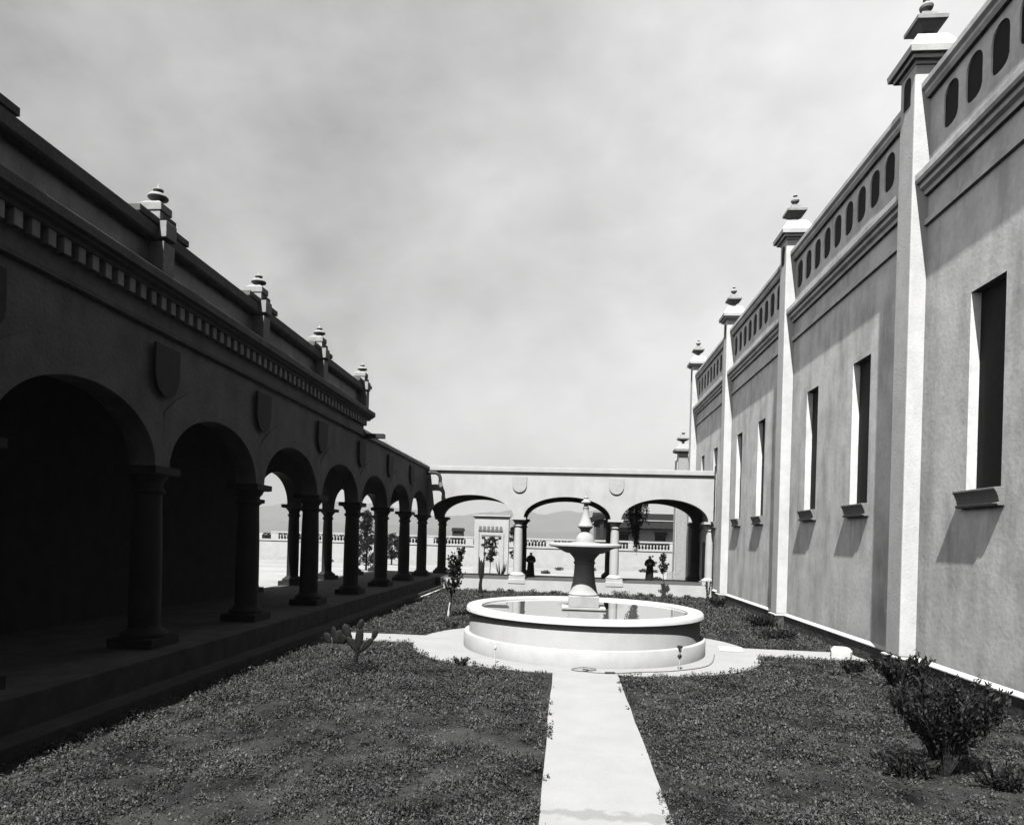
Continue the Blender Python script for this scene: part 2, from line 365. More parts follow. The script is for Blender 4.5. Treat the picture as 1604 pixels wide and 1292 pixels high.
def archivolt(axis, plane, proud, mid, A, half, z0, Hh, w=.73, ns=26):
    mb = MB(); out = []
    a2, h2 = A+w, Hh+w*.98
    ths = [math.pi*k/ns for k in range(ns+1)]
    inner = [(mid-(A+.004)*math.cos(t), z0+(Hh+.004)*math.sin(t)) for t in ths]
    outer = []
    for t in ths:
        x = -a2*math.cos(t)
        x = max(-half+.004, min(half-.004, x)); outer.append((mid+x, z0+h2*math.sqrt(max(0,1-(x/a2)**2)) if abs(x) < half-.01 else z0+h2*math.sqrt(1-(half/a2)**2)*min(1,math.sin(t)/max(1e-6,math.sin(math.acos(min(1,half/a2)))))))
    P = (lambda t,w_,z: (t,w_,z)) if axis == 'x' else (lambda t,w_,z: (w_,t,z))
    n = len(ths); q = plane+proud
    vs = [P(t,plane,z) for t,z in inner]+[P(t,plane,z) for t,z in outer]+[P(t,q,z) for t,z in inner]+[P(t,q,z) for t,z in outer]
    fs = []
    for i in range(n-1):
        fs += [(2*n+i,2*n+i+1,3*n+i+1,3*n+i),(n+i,n+i+1,3*n+i+1,3*n+i),(i,i+1,2*n+i+1,2*n+i)]
    return mb.add(vs, fs)
def shield_pts(c, zb, w=.9, h=1.1):
    pts = [(c-w/2, zb+h),(c-w/2, zb+h*.45)]
    for k in range(1,8):
        t = k/8; pts.append((c-w/2*math.cos(t*math.pi/2)**.9, zb+h*.45*(1-math.sin(t*math.pi/2)**1.15)))
    pts.append((c, zb))
    return pts + [(2*c-x, z) for x, z in reversed(pts[:-1])]
def make_column(parent, x, y, m_, r=.29, wall=.62):
    """round shaft, square base, moulded capital"""
    zb = ZF
    sh = obj('column', MB().lathe(x, y, [(r*1.02,zb+.42),(r*1.03,zb+1.2),(r*1.0,zb+2.2),(r*.90,zb+3.28)], 28), m_, parent, smooth=True)
    b = MB().sqstack(x, y, [(zb-.02,.50),(zb+.20,.50)]); b.lathe(x, y, [(.46,zb+.20),(.48,zb+.25),(.46,zb+.30),(.38,zb+.34),(.35,zb+.38),(r*1.02,zb+.43)], 28)
    obj('base', b, m_, sh, smooth=True)
    c = MB().lathe(x, y, [(r*.90,zb+3.27),(r*.98,zb+3.30),(r*1.12,zb+3.33),(r*1.12,zb+3.38),(r*.94,zb+3.41),(r*.94,zb+3.52),(r*1.15,zb+3.60),(.40,zb+3.70)], 28)
    c.sqstack(x, y, [(zb+3.70,.40),(zb+3.72,.46),(ZS,.46)])
    obj('capital', c, m_, sh, smooth=True)
    return sh

# ---- gallery on the left, in the shade of its own roof
GX, GB = -8.8, -12.9                    # courtyard face and rear face
CY = [-.08+4.67*k for k in range(9)] ; CY = [13.9-4.67*3+4.67*k for k in range(9)] + [41.93]
CY = CY[:9] + [41.93]                   # -.11, 4.56, 9.23, 13.9 ... 37.25, 41.93
gal = thing('arcaded_gallery', 'long dark arcaded gallery in shade along the left side with shields and small finials', 'gallery', (-8.8, 20, 0))
def bays_of(cs, edge=.26, first=None, last=None):
    out = []
    for i in range(len(cs)-1): out.append((cs[i], cs[i+1], cs[i]+edge, cs[i+1]-edge))
    return out
fb = [(s, e, a, b) for s, e, a, b in bays_of(CY)]
YE = 28.2                               # end of the tall parapet
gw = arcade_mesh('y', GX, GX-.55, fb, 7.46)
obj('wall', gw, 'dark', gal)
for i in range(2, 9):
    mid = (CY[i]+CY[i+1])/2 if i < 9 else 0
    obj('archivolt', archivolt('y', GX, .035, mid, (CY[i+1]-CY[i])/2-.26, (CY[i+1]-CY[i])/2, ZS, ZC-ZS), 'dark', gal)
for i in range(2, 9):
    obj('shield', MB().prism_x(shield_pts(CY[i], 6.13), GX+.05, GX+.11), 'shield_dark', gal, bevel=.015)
for y in CY: make_column(gal, GX-.28, y, 'colshade', r=.31)
# rear side: closed wall for the first bays, open arches further on
BY = [26.9, 31.55, 36.2, 41.0, 46.2]
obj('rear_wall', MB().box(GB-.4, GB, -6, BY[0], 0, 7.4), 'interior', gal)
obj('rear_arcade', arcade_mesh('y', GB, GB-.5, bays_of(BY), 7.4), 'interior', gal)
for y in BY: make_column(gal, GB-.25, y, 'colshade', r=.27)
obj('ceiling', MB().box(GB, GX-.55, -6, 46.2, 7.0, 7.2), 'interior', gal)
obj('roof', MB().box(GB-1.1, GX-.02, -6, 46.2, 7.462, 7.60), 'flatroof', gal)  # rear eave extended outward, unseen, to keep sun off the rear columns
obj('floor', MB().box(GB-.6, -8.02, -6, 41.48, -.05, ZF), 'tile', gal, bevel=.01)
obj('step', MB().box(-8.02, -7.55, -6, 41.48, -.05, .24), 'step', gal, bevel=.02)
# string course, dentils and cornice of the tall part
Y0 = -6
obj('string_course', MB().prism_y([(GX,7.47),(GX+.10,7.49),(GX+.10,7.57),(GX,7.60)], Y0, YE), 'shadetrim', gal)
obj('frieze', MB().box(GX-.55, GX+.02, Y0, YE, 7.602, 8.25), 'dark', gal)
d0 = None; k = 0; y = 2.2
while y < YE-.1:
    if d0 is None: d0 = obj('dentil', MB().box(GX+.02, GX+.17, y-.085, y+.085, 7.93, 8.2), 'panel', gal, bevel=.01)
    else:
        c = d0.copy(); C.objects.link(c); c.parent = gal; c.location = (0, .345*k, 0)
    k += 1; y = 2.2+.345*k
obj('cornice', MB().prism_y([(GX-.55,8.2),(GX+.20,8.2),(GX+.22,8.27),(GX+.32,8.30),(GX+.33,8.34),(GX+.42,8.37),(GX+.42,8.55),(GX+.30,8.62),(GX-.55,8.66)], Y0, YE+.35), 'shadetrim', gal, bevel=.012)
PYS = [8.85, 13.52, 18.17, 22.82, 27.78]
obj('parapet', MB().box(GX-.5, GX-.04, Y0, YE-.02, 8.6, 9.30), 'panel', gal)
cp = MB().prism_y([(GX-.55,9.28),(GX+.14,9.28),(GX+.19,9.33),(GX+.19,9.56),(GX+.06,9.62),(GX-.55,9.64)], Y0, YE+.12)
obj('coping', cp, 'shadetrim', gal, bevel=.015)
for y in PYS:
    p = obj('pedestal', MB().box(GX-.3, GX+.29, y-.20, y+.20, 8.64, 9.279), 'pedestal', gal, bevel=.01)
    obj('stepped_cap', MB().box(GX-.48, GX+.20, y-.86, y+.88, 9.60, 9.74).box(GX-.46, GX+.205, y-.10, y+.37, 9.741, 9.91), 'shadetrim', p, bevel=.012)
    obj('die', MB().box(GX-.30, GX+.35, y-.22, y+.16, 9.36, 9.70), 'pedestal', p, bevel=.012)
    obj('block', MB().box(GX-.27, GX+.20, y-.21, y+.15, 9.70, 9.92).box(GX-.30, GX+.23, y-.23, y+.17, 9.92, 10.08).frustum(GX-.03, y-.03, 10.08, 10.15, .25, .18, .15, .12), 'pedestal', p, bevel=.012)
    obj('finial', MB().lathe(GX+.03, y-.03, [(.08,10.12),(.07,10.16),(.10,10.19),(.20,10.24),(.205,10.27),(.16,10.32),(.08,10.35),(.06,10.38),(.10,10.40),(.105,10.43),(.04,10.46),(.018,10.50),(.004,10.56)], 20), 'pedestal', p, smooth='all')
# low part beyond
obj('low_parapet', MB().box(GX-.55, GX+.02, YE+.02, 41.9, 7.602, 7.62).prism_y([(GX-.6,7.46),(GX+.06,7.46),(GX+.12,7.50),(GX+.12,7.66),(GX-.02,7.84),(GX-.6,7.90)], YE+.02, 41.85), 'panel', gal, bevel=.015)
sp = obj('water_spout', MB().box(GX-.1, GX+.92, YE+.0, YE+.24, 7.43, 7.49).box(GX-.1, GX+.92, YE+.0, YE+.05, 7.492, 7.62).box(GX-.1, GX+.92, YE+.19, YE+.24, 7.492, 7.62), 'metal', gal, bevel=.008)
# bulk of the house behind the gallery
hs = thing('dark_house', 'flat roofed house block rising behind the shaded left gallery', 'building', (-20, 10, 0))
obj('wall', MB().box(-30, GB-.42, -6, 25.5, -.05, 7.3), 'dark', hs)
obj('roof', MB().box(-30.2, GB-.45, -6.2, 25.7, 7.302, 7.5), 'flatroof', hs)

# ---- arcaded wing closing the court
WY, WB = 41.9, 46.3
wing = thing('arcaded_wing', 'white three arched wing with two pale shields closing the far end', 'gallery', (0, 41.9, 0))
WX = [-8.78, -2.97, 3.05, 9.0]
wb = [(-8.78,-2.97,-8.68,-3.30), (-2.97,3.05,-2.66,2.74), (3.05,8.985,3.40,8.68)]
obj('wall', arcade_mesh('x', WY, WY+.55, wb, 7.43, z0=4.62, crown=5.96, ns=36), 'white', wing)
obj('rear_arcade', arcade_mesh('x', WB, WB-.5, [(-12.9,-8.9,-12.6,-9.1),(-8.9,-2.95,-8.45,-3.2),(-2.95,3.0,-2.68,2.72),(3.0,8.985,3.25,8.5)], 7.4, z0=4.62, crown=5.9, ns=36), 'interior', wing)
obj('ceiling', MB().box(-8.2, 8.985, WY+.55, WB-.5, 7.0, 7.2), 'interior', wing)
obj('fillet', MB().prism_x([(WY,7.43),(WY-.11,7.44),(WY-.13,7.46),(WY-.13,7.53),(WY,7.53)], -8.66, 8.985), 'white', wing)
obj('parapet', MB().box(-8.66, 8.985, WY, WY+.5, 7.532, 7.76), 'white', wing, bevel=.02)
obj('roof', MB().box(-9.3, 8.985, WY+.5, WB, 7.42, 7.60), 'flatroof', wing)
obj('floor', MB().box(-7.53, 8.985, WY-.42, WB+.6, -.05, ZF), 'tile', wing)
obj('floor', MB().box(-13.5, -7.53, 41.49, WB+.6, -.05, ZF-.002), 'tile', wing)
obj('platform_face', MB().box(-7.528, 8.985, WY-.47, WY-.42, -.05, ZF-.02), 'white', wing)
for x in (-2.97, 3.05):
    c_ = make_column(wing, x, WY+.27, 'white', r=.28)
    obj('footing', MB().box(x-.53, x+.53, WY-.50, WY+.25, .50, ZF+.02), 'white', c_, bevel=.02)
c_ = make_column(wing, 8.86, WY+.27, 'white', r=.26)
for x in (-8.55, -2.95, 3.0, 8.7): make_column(wing, x, WB-.25, 'colshade', r=.29)
for x in (-2.97, 3.05): obj('shield', MB().prism_y(shield_pts(x, 6.17, .9, 1.0), WY-.075, WY), 'shield', wing, bevel=.015)
# door into the big building
obj('door', MB().box(8.90, 8.985, 43.0, 44.6, ZF+.002, 3.4), 'timber', wing)

# curved spout pipe in the corner
pp = thing('drain_pipe', 'short hooked drain pipe jutting from the corner where dark gallery meets white wing', 'pipe', (-8.6, 41.6, 7.2))
pts = [(-8.8,41.35,7.22),(-8.45,41.35,7.25),(-8.18,41.35,7.24),(-7.98,41.35,7.12),(-7.90,41.35,6.92),(-7.90,41.35,6.62)]
obj('pipe', MB().tube(pts, .11, 12), 'metal', pp, smooth=True)
obj('outlet', MB().tube([(-7.90,41.35,6.64),(-7.89,41.35,6.56),(-7.86,41.33,6.42),(-7.78,41.30,6.34)], [.13,.14,.13,.125], 12), 'gmetal', pp, smooth=True)
dp = thing('downpipe', 'thin dark rainwater pipe running down the corner between white wing and tall building', 'pipe', (8.93, 41.4, 0))
obj('pipe', MB().tube([(8.90,41.36,.3),(8.90,41.36,4.0),(8.90,41.36,8.0)], .045, 8), 'metal', dp, smooth=True)
b_ = MB()
for z in (1.2, 3.2, 5.2, 7.2): b_.lathe(8.90, 41.36, [(.06,z),(.06,z+.06)], 10)
obj('bracket', b_, 'metal', dp)

# ---------------------------------------------------------------- tall building on the right
XR, XB = 9.0, 8.6
big = thing('tall_building', 'tall sunlit stuccoed building on the right with buttresses pierced parapet and stepped finials', 'building', (9, 25, 0))
BUT = [8.3, 18.3, 28.35, 38.4, 48.45]
WIN = [(5.0,6.2), (14.72,15.95), (20.95,22.2), (25.15,26.3), (31.65,32.8), (35.65,36.75), (41.35,42.45), (45.2,46.2)]
ZW0, ZW1, DR = 4.64, 9.15, .22
YA, YB_ = -6.0, 48.85
ys = sorted(set([YA, YB_] + [v for w in WIN for v in w])); zs = [.5, ZW0, ZW1, 13.018]
mb = MB()
def inwin(y0, y1): return any(abs(y0-a) < 1e-6 and abs(y1-b) < 1e-6 for a, b in WIN)
for j in range(3):
    for i in range(len(ys)-1):
        if j == 1 and inwin(ys[i], ys[i+1]): continue
        mb.add([(XR,ys[i],zs[j]),(XR,ys[i+1],zs[j]),(XR,ys[i+1],zs[j+1]),(XR,ys[i],zs[j+1])], [(0,3,2,1)])
for a, b in WIN:
    mb.add([(XR,a,ZW0),(XR,b,ZW0),(XR,b,ZW1),(XR,a,ZW1),(XR+DR+.2,a,ZW0),(XR+DR+.2,b,ZW0),(XR+DR+.2,b,ZW1),(XR+DR+.2,a,ZW1)], [(0,1,5,4),(1,2,6,5),(2,3,7,6),(3,0,4,7)])
mb.add([(XR,YB_,.5),(24,YB_,.5),(24,YB_,13.018),(XR,YB_,13.018)], [(0,1,2,3)]); mb.add([(XR,YA,.5),(24,YA,.5),(24,YA,13.018),(XR,YA,13.018)], [(0,1,2,3)])
mb.add([(24,YA,.5),(24,YB_,.5),(24,YB_,13.018),(24,YA,13.018)], [(0,1,2,3)])
obj('wall', mb, 'wall', big)
obj('roof', MB().box(XR+.6, 24, YA, YB_, 13.02, 13.2), 'flatroof', big)
for a, b in WIN:
    if b < 8: continue
    w = obj('window', MB().box(XR+DR, XR+DR+.05, a, b, ZW0, ZW1), 'pane', big)
    obj('sill', MB().prism_y([(XR+.1,4.66),(8.78,4.64),(8.78,4.60),(8.81,4.56),(8.84,4.50),(8.87,4.42),(8.89,4.33),(8.84,4.31),(8.86,4.26),(XR,4.26)], a-.14, b+.14), 'sill', w, bevel=.008)
def seg_list():
    e = [YA]+[v for y in BUT for v in (y-.375, y+.375)]
    return [(e[i], e[i+1]) for i in range(0, len(e)-1, 2)]
SEG = [s for s in seg_list() if s[1]-s[0] > 1]
for a, b in SEG:
    a += .002; b -= .002
    obj('string_course', MB().prism_y([(XR+.02,11.55),(XR-.09,11.57),(XR-.09,11.72),(XR-.05,11.76),(XR+.02,11.78)], a, b), 'wall', big)
    obj('cornice', MB().prism_y([(XR+.02,12.34),(XR-.10,12.34),(XR-.12,12.44),(XR-.22,12.50),(XR-.22,12.60),(XR-.30,12.63),(XR-.34,12.70),(XR-.34,12.86),(XR-.24,12.95),(XR+.02,13.02)], a, b), 'wall', big, bevel=.01)
    # pierced parapet
    W_ = .925; n = int((b-a)/W_); m0 = (a+b)/2-n*W_/2; pb = [(m0+W_*i, m0+W_*(i+1), m0+W_*i+.15, m0+W_*(i+1)-.15) for i in range(n)]
    mbp = arcade_mesh('y', XR, XR+.30, pb, 14.86, z0=14.36, crown=14.66, ns=10)
    mbp.box(XR, XR+.30, a, b, 13.02, 13.60); mbp.box(XR, XR+.30, a, m0, 13.60, 14.86); mbp.box(XR, XR+.30, m0+W_*n, b, 13.60, 14.86)
    for i in range(n+1):
        c0 = m0+W_*i-(.15 if i else 0); c1 = m0+W_*i+(.15 if i < n else 0); mbp.box(XR, XR+.30, c0, c1, 13.60, 14.36)
    for i in range(n):                                          # rounded lower ends of the slots
        o0 = m0+W_*i+.15; o1 = m0+W_*(i+1)-.15
        mbp.prism_x([(o0,13.60),(o0+.22,13.60),(o0+.10,13.64),(o0+.04,13.70),(o0,13.80)], XR, XR+.035)
        mbp.prism_x([(o1,13.60),(o1,13.80),(o1-.04,13.70),(o1-.10,13.64),(o1-.22,13.60)], XR, XR+.035)
    pr = obj('parapet', mbp, 'wall', big)
    obj('slot_shade_panel', MB().box(XR+.04, XR+.07, a, b, 13.605, 14.8), 'void', pr)  # black panel standing for the shaded depth behind the slots
    obj('coping', MB().prism_y([(XR-.02,14.84),(XR-.10,14.84),(XR-.16,14.93),(XR-.16,15.0),(XR-.24,15.07),(XR-.24,15.22),(XR-.05,15.36),(XR+.40,15.36),(XR+.40,14.84)], a, b), 'wall', pr, bevel=.01)
    obj('footing', MB().box(XR-.10, XR+.05, a, b, -.05, .46), 'plinth', big)
    obj('ledge', MB().prism_y([(XR+.02,.46),(XR-.13,.46),(XR-.13,.50),(XR+.02,.57)], a, b), 'ledge', big, bevel=.01)
def buttress(y, top=15.72):
    bt = obj('buttress', MB().box(XB, XR+.30, y-.375, y+.375, .53, top), 'butt', big, bevel=.03)
    obj('base', MB().box(XB-.06, XR+.05, y-.43, y+.43, -.05, .47), 'plinth', bt)
    obj('ledge', MB().box(XB-.08, XR+.04, y-.45, y+.45, .47, .528), 'ledge', bt, bevel=.012)
    # black arched plate on the head, painting the shade of a recess
    np_ = [(y-.17,14.80)]+[(y-.17*math.cos(math.pi*k/10), 15.42+.17*math.sin(math.pi*k/10)) for k in range(11)]+[(y+.17,14.80)]
    obj('niche_shade', MB().prism_x(np_, XB-.012, XB+.02), 'void', bt)
    cx = XB+.41
    cap = MB().sqstack(cx, y, [(top-.02,.42),(top+.06,.44),(top+.06,.54),(top+.16,.55),(top+.16,.64),(top+.32,.66),(top+.37,.64),(top+.56,.50),(top+.74,.40),(top+.78,.38)])
    obj('cap', cap, 'butt', bt, bevel=.012)
    t = top+.76
    f = MB().lathe(cx, y, [(.17,t),(.12,t+.05),(.11,t+.22),(.15,t+.26)], 16)
    f.sqstack(cx, y, [(t+.24,.14),(t+.40,.32),(t+.43,.375),(t+.53,.38),(t+.56,.34),(t+.60,.21),(t+.74,.19),(t+.78,.10)])
    f.lathe(cx, y, [(.08,t+.80),(.08,t+.86),(.15,t+.92),(.17,t+.98),(.13,t+1.05),(.06,t+1.09),(.05,t+1.14),(.09,t+1.17),(.07,t+1.22),(.004,t+1.30)], 16)
    obj('finial', f, 'pedestal', bt, bevel=.006)
for y in BUT: buttress(y)

# lower building further on with one finial pier
lb = thing('low_annex', 'pale lower annex beyond the tall building with one stepped finial showing over the wing', 'building', (13, 62, 0))
obj('wall', MB().box(9.60, 22, 60, 61.2, -.05, 10.6), 'white', lb)
obj('coping', MB().box(9.9, 22, 59.9, 61.3, 10.602, 10.85), 'pedestal', lb, bevel=.03)
pr = obj('pier', MB().box(9.68, 10.5, 59.8, 60.6, 0, 11.2), 'pedestal', lb)
obj('cap', MB().sqstack(10.1, 60.2, [(11.2,.5),(11.3,.75),(11.5,.78),(11.56,.74),(12.0,.42)]), 'pedestal', pr, bevel=.01)
f = MB().lathe(10.1,60.2,[(.14,12.0),(.12,12.25)],12); f.sqstack(10.1,60.2,[(12.25,.15),(12.42,.48),(12.56,.48),(12.64,.25),(12.84,.20)]); f.lathe(10.1,60.2,[(.08,12.84),(.18,13.0),(.08,13.15),(.08,13.2),(.004,13.35)],12)
obj('finial', f, 'pedestal', pr)

# ---------------------------------------------------------------- fountain
ft = thing('fountain', 'round pale stone fountain with a tall bowl on a flared pedestal', 'fountain', (FX, FY, 0))
RB = 3.55
obj('drum', MB().lathe(FX, FY, [(3.66,.0),(3.66,.455),(3.645,.475),(3.2,.48)], 128, cap=False), 'drum', ft, smooth=True)
obj('basin', MB().lathe(FX, FY, [(3.50,.475),(3.495,1.06),(3.53,1.075),(3.58,1.08),(3.605,1.11),(3.59,1.20),(3.55,1.245),(3.48,1.26),(3.20,1.25),(3.14,1.22),(3.12,1.16),(3.12,.5)], 128, cap=False), 'basin', ft, smooth=True)
obj('basin_floor', MB().lathe(FX, FY, [(3.13,.50),(.01,.505)], 96, cap=False), 'stone', ft)
tag(obj('fountain_water', MB().lathe(FX, FY, [(3.13,1.185),(1.5,1.185),(.01,1.185)], 96, cap=False), 'water', origin=(FX,FY,1.185)), kind='structure')
obj('plinth', MB().sqstack(FX, FY, [(.5,.50),(1.20,.50)]).sqstack(FX, FY, [(1.201,.66),(1.26,.66),(1.26,.66)]).sqstack(FX, FY, [(1.261,.46),(1.60,.46)]), 'stone', ft, bevel=.015)
# flared shaft and bowl
obj('pedestal', MB().lathe(FX, FY, [(.46,1.60),(.47,1.64),(.43,1.69),(.40,1.78),(.35,2.0),(.32,2.25),(.305,2.5),(.305,2.56),(.335,2.58),(.335,2.63),(.305,2.65),(.33,2.73),(.40,2.82),(.45,2.86)], 48), 'stone', ft, smooth=True)
obj('bowl', MB().lathe(FX, FY, [(.40,2.84),(.47,2.89),(.56,2.90),(.66,2.94),(.82,3.03),(.94,3.07),(1.06,3.08),(1.10,3.11),(1.10,3.16),(1.06,3.20),(.97,3.21),(.92,3.15),(.3,3.14)], 64, cap=False), 'stone', ft, smooth=True)
cen = obj('centrepiece', MB().lathe(FX, FY, [(.50,3.145),(.50,3.22),(.30,3.24),(.29,3.30),(.26,3.40),(.19,3.49),(.13,3.55)], 32), 'stone', ft, smooth=True)
obj('cup', MB().lathe(FX, FY, [(.115,3.52),(.12,3.56),(.17,3.65),(.235,3.71),(.235,3.74)], 32), 'pedestal', cen, smooth=True)
obj('bell', MB().lathe(FX, FY, [(.23,3.741),(.19,3.82),(.13,3.97),(.098,4.12),(.085,4.24),(.085,4.27),(.10,4.29),(.10,4.32),(.07,4.33),(.07,4.42),(.15,4.45),(.155,4.48),(.09,4.53),(.05,4.58),(.07,4.60),(.07,4.63),(.03,4.66),(.018,4.74),(.003,4.86)], 32), 'stone', cen, smooth=True)

# ---------------------------------------------------------------- small things on the ground
hp = [(1105,1026),(1061,1036),(1000,1045),(980,1052),(951,1054),(922,1051),(937,1044),(916,1038),(899,1042),(903,1047),(918,1049)]
def gz(x, y, z=0):
    d = Vector(fwd) + rt*((x-802)/CAM_F) - up*((y-PY)/CAM_F); k = (z-CAM_H)/d.z
    return Vector((d.x*k, d.y*k, z))
def smoothpath(ps, n=6):
    out = []
    for i in range(len(ps)-1):
        p0, p1, p2, p3 = ps[max(i-1,0)], ps[i], ps[i+1], ps[min(i+2,len(ps)-1)]
        for k in range(n):
            t = k/n; out.append(.5*((2*p1)+(p2-p0)*t+(2*p0-5*p1+4*p2-p3)*t*t+(3*p1-p0-3*p2+p3)*t**3))
    return out+[ps[-1]]
HP = [Vector((4.45,20.1,.05)),Vector((3.9,18.3,.05)),Vector((2.9,17.35,.05)),Vector((1.9,16.95,.05)),Vector((1.45,16.72,.05)),Vector((1.0,16.62,.05)),Vector((.62,16.75,.05)),Vector((.85,17.0,.07)),Vector((.55,17.13,.08)),Vector((.25,16.98,.05)),Vector((.32,16.8,.05)),Vector((.6,16.72,.07))]
h = obj('garden_hose', MB().tube(smoothpath(HP), .016, 6), 'hose', smooth=True, origin=(1.5,17,.03)); tag(h, 'thin garden hose lying in a loop in front of the fountain', 'hose')
obj('coupling', MB().tube([Vector((1.30,16.66,.055)),Vector((1.05,16.62,.055))], .03, 8).tube([Vector((.66,16.73,.07)),Vector((.52,16.80,.07))], .03, 8), 'metal', h)
s1 = thing('standpipe', 'pale garden standpipe with a dark tap at the right front edge of the fountain paving', 'tap', (3.0, 17.5, 0))
obj('pipe', MB().tube([(3.0,17.5,0),(3.0,17.5,.52)], .02, 8), 'kerb', s1)
obj('tap', MB().lathe(3.0,17.5,[(.03,.34),(.055,.37),(.055,.41),(.03,.44)],10).lathe(3.0,17.5,[(.03,.52),(.035,.58),(.07,.61),(.075,.66),(.03,.67)],10).tube([(3.0,17.5,.60),(3.0,17.38,.59),(3.0,17.33,.54)], .02, 6), 'metal', s1)
s2 = thing('sprinkler', 'short pale sprinkler stem at the left front edge of the fountain paving', 'sprinkler', (-1.75, 17.4, 0))
obj('pipe', MB().tube([(-1.75,17.4,0),(-1.75,17.4,.40)], .018, 8), 'lime', s2)
obj('head', MB().lathe(-1.75,17.4,[(.02,.38),(.035,.41),(.035,.46),(.012,.48)],10), 'lime', s2)
bl = MB().prism_z([(7.95,20.6),(8.15,20.45),(8.45,20.48),(8.6,20.7),(8.55,21.0),(8.1,21.05)], 0, .24)
bl2 = [(8.27+(x-8.27)*.72, 20.75+(y-20.75)*.72) for x, y in [(7.95,20.6),(8.15,20.45),(8.45,20.48),(8.6,20.7),(8.55,21.0),(8.1,21.05)]]
bm_ = MB().prism_z([(7.95,20.6),(8.15,20.45),(8.45,20.48),(8.6,20.7),(8.55,21.0),(8.1,21.05)], .0, .22); 
n_ = len(bl2); o6 = [(7.95,20.6),(8.15,20.45),(8.45,20.48),(8.6,20.7),(8.55,21.0),(8.1,21.05)]
bm_.add([(x,y,.22) for x,y in o6]+[(x,y,.32) for x,y in bl2], [(i,(i+1)%6,6+(i+1)%6,6+i) for i in range(6)]+[tuple(range(6,12))])
tag(obj('stone_block', bm_, 'ledge', origin=(8.27,20.75,0), bevel=.02), 'chamfered pale stone block lying at the end of the right branch of the walk', 'stone')
tag(obj('paving_slab', MB().prism_z([(4.75,20.9),(5.45,20.8),(5.6,21.5),(4.9,21.65)], .034, .085), 'ledge', origin=(5.1,21.2,.034), bevel=.01), 'thin loose slab lying on the paving right of the fountain', 'slab')
tag(obj('sunlit_kerb_strip', MB().box(-7.54,-7.42,33.5,41.40,-.02,.10), 'ledge', origin=(-7.5,37,0), bevel=.015), 'pale strip painting the sunlit kerb at the far end of the left gallery', 'edging')  # pale colour stands for sunlight on the far end of the kerb

# ---------------------------------------------------------------- plants
def leaf_quads(cent, rad, n, size, rng, up_bias=0.0, shape=None, outward=.4):
    c = rng.normal(0,1,(n,3)); c /= np.linalg.norm(c,axis=1)[:,None]; c *= (rng.random(n)**.45)[:,None]
    d = c.copy(); p = np.array(cent)+c*np.array(rad)
    return oriented(p, d, n, size, rng, up_bias, outward)
def oriented(p, d, n, size, rng, up_bias, outward=.4, asp=.45):
    u = d*outward+rng.normal(0,.6,(n,3))+np.array([0,0,up_bias]); u /= np.linalg.norm(u,axis=1)[:,None]
    w = np.cross(u, rng.normal(0,1,(n,3))); w /= np.linalg.norm(w,axis=1)[:,None]
    s = (size*rng.uniform(.6,1.3,n))[:,None]
    return np.stack([p-u*s*.5, p+w*s*asp*.5, p+u*s*.5, p-w*s*asp*.5],1)
def leaves_obj(name, Q, m_, parent):
    V = np.concatenate(Q).reshape(-1,3); F = np.arange(len(V)).reshape(-1,4)
    off = base_of(parent); o = big_mesh(name, V-np.array(off), F, m_); o.parent = parent
    return o
def sapling(name, label, x, y, h, crown, ntw, m_, stem_r=.025, lime=0, seed=1, leafn=10, size=.09, group=None, lean=(0,0), z0=0):
    rng = np.random.default_rng(seed); t = thing(name, label, 'tree' if name != 'shrub' else 'shrub', (x,y,z0), group)
    top = Vector((x+lean[0], y+lean[1], z0+h)); base = Vector((x,y,z0))
    tr = [base.lerp(top, k/6)+Vector((rng.normal(0,.012*h),rng.normal(0,.012*h),0))*(k>0) for k in range(7)]
    mb = MB().tube(tr, [stem_r*(1-.11*k) for k in range(7)], 8); Q = []
    for i in range(ntw):
        f = rng.uniform(crown[0], 1.0); b = base.lerp(top, f); a = rng.uniform(0,2*math.pi)
        l = crown[1]*h*rng.uniform(.5,1.1)*(1.15-f*.75); e = b+Vector((math.cos(a)*l*crown[2], math.sin(a)*l*crown[2], l*.85))
        mid = b.lerp(e,.5)+Vector((math.cos(a),math.sin(a),-.2))*l*.08
        mb.tube([b,mid,e], [stem_r*.35,stem_r*.25,stem_r*.12], 5)
        for k in range(leafn):
            s = rng.uniform(.15,1.1); q = b.lerp(mid,s*2) if s < .5 else mid.lerp(e,min(s*2-1,1.15))
            Q.append(oriented(np.array([q])+rng.normal(0,.035,(1,3)), np.array([[math.cos(a),math.sin(a),.5]]), 1, size, rng, .1, .6, .62))
    tk = obj('trunk', mb, 'bark', t, smooth=True)
    if lime: obj('limewash_band', MB().tube([tr[0], tr[0].lerp(tr[6], lime)], [stem_r*1.18, stem_r*1.12], 10), 'lime', tk)
    if Q: leaves_obj('crown', Q, m_, t)
    return t
sapling('sapling', 'leafy young tree with whitewashed lower stem on the lawn left of the fountain', -4.75, 27.4, 2.6, (.34,.28,.75), 48, 'dleaf', .045, .22, 3, 24, .13, lean=(.38,0))
sapling('sapling', 'thin dark leafed sapling planted in front of the right arch of the wing', 5.95, 40.6, 2.5, (.55,.24,.7), 26, 'dleaf', .03, 0, 5, 16, .15, lean=(-.15,0))
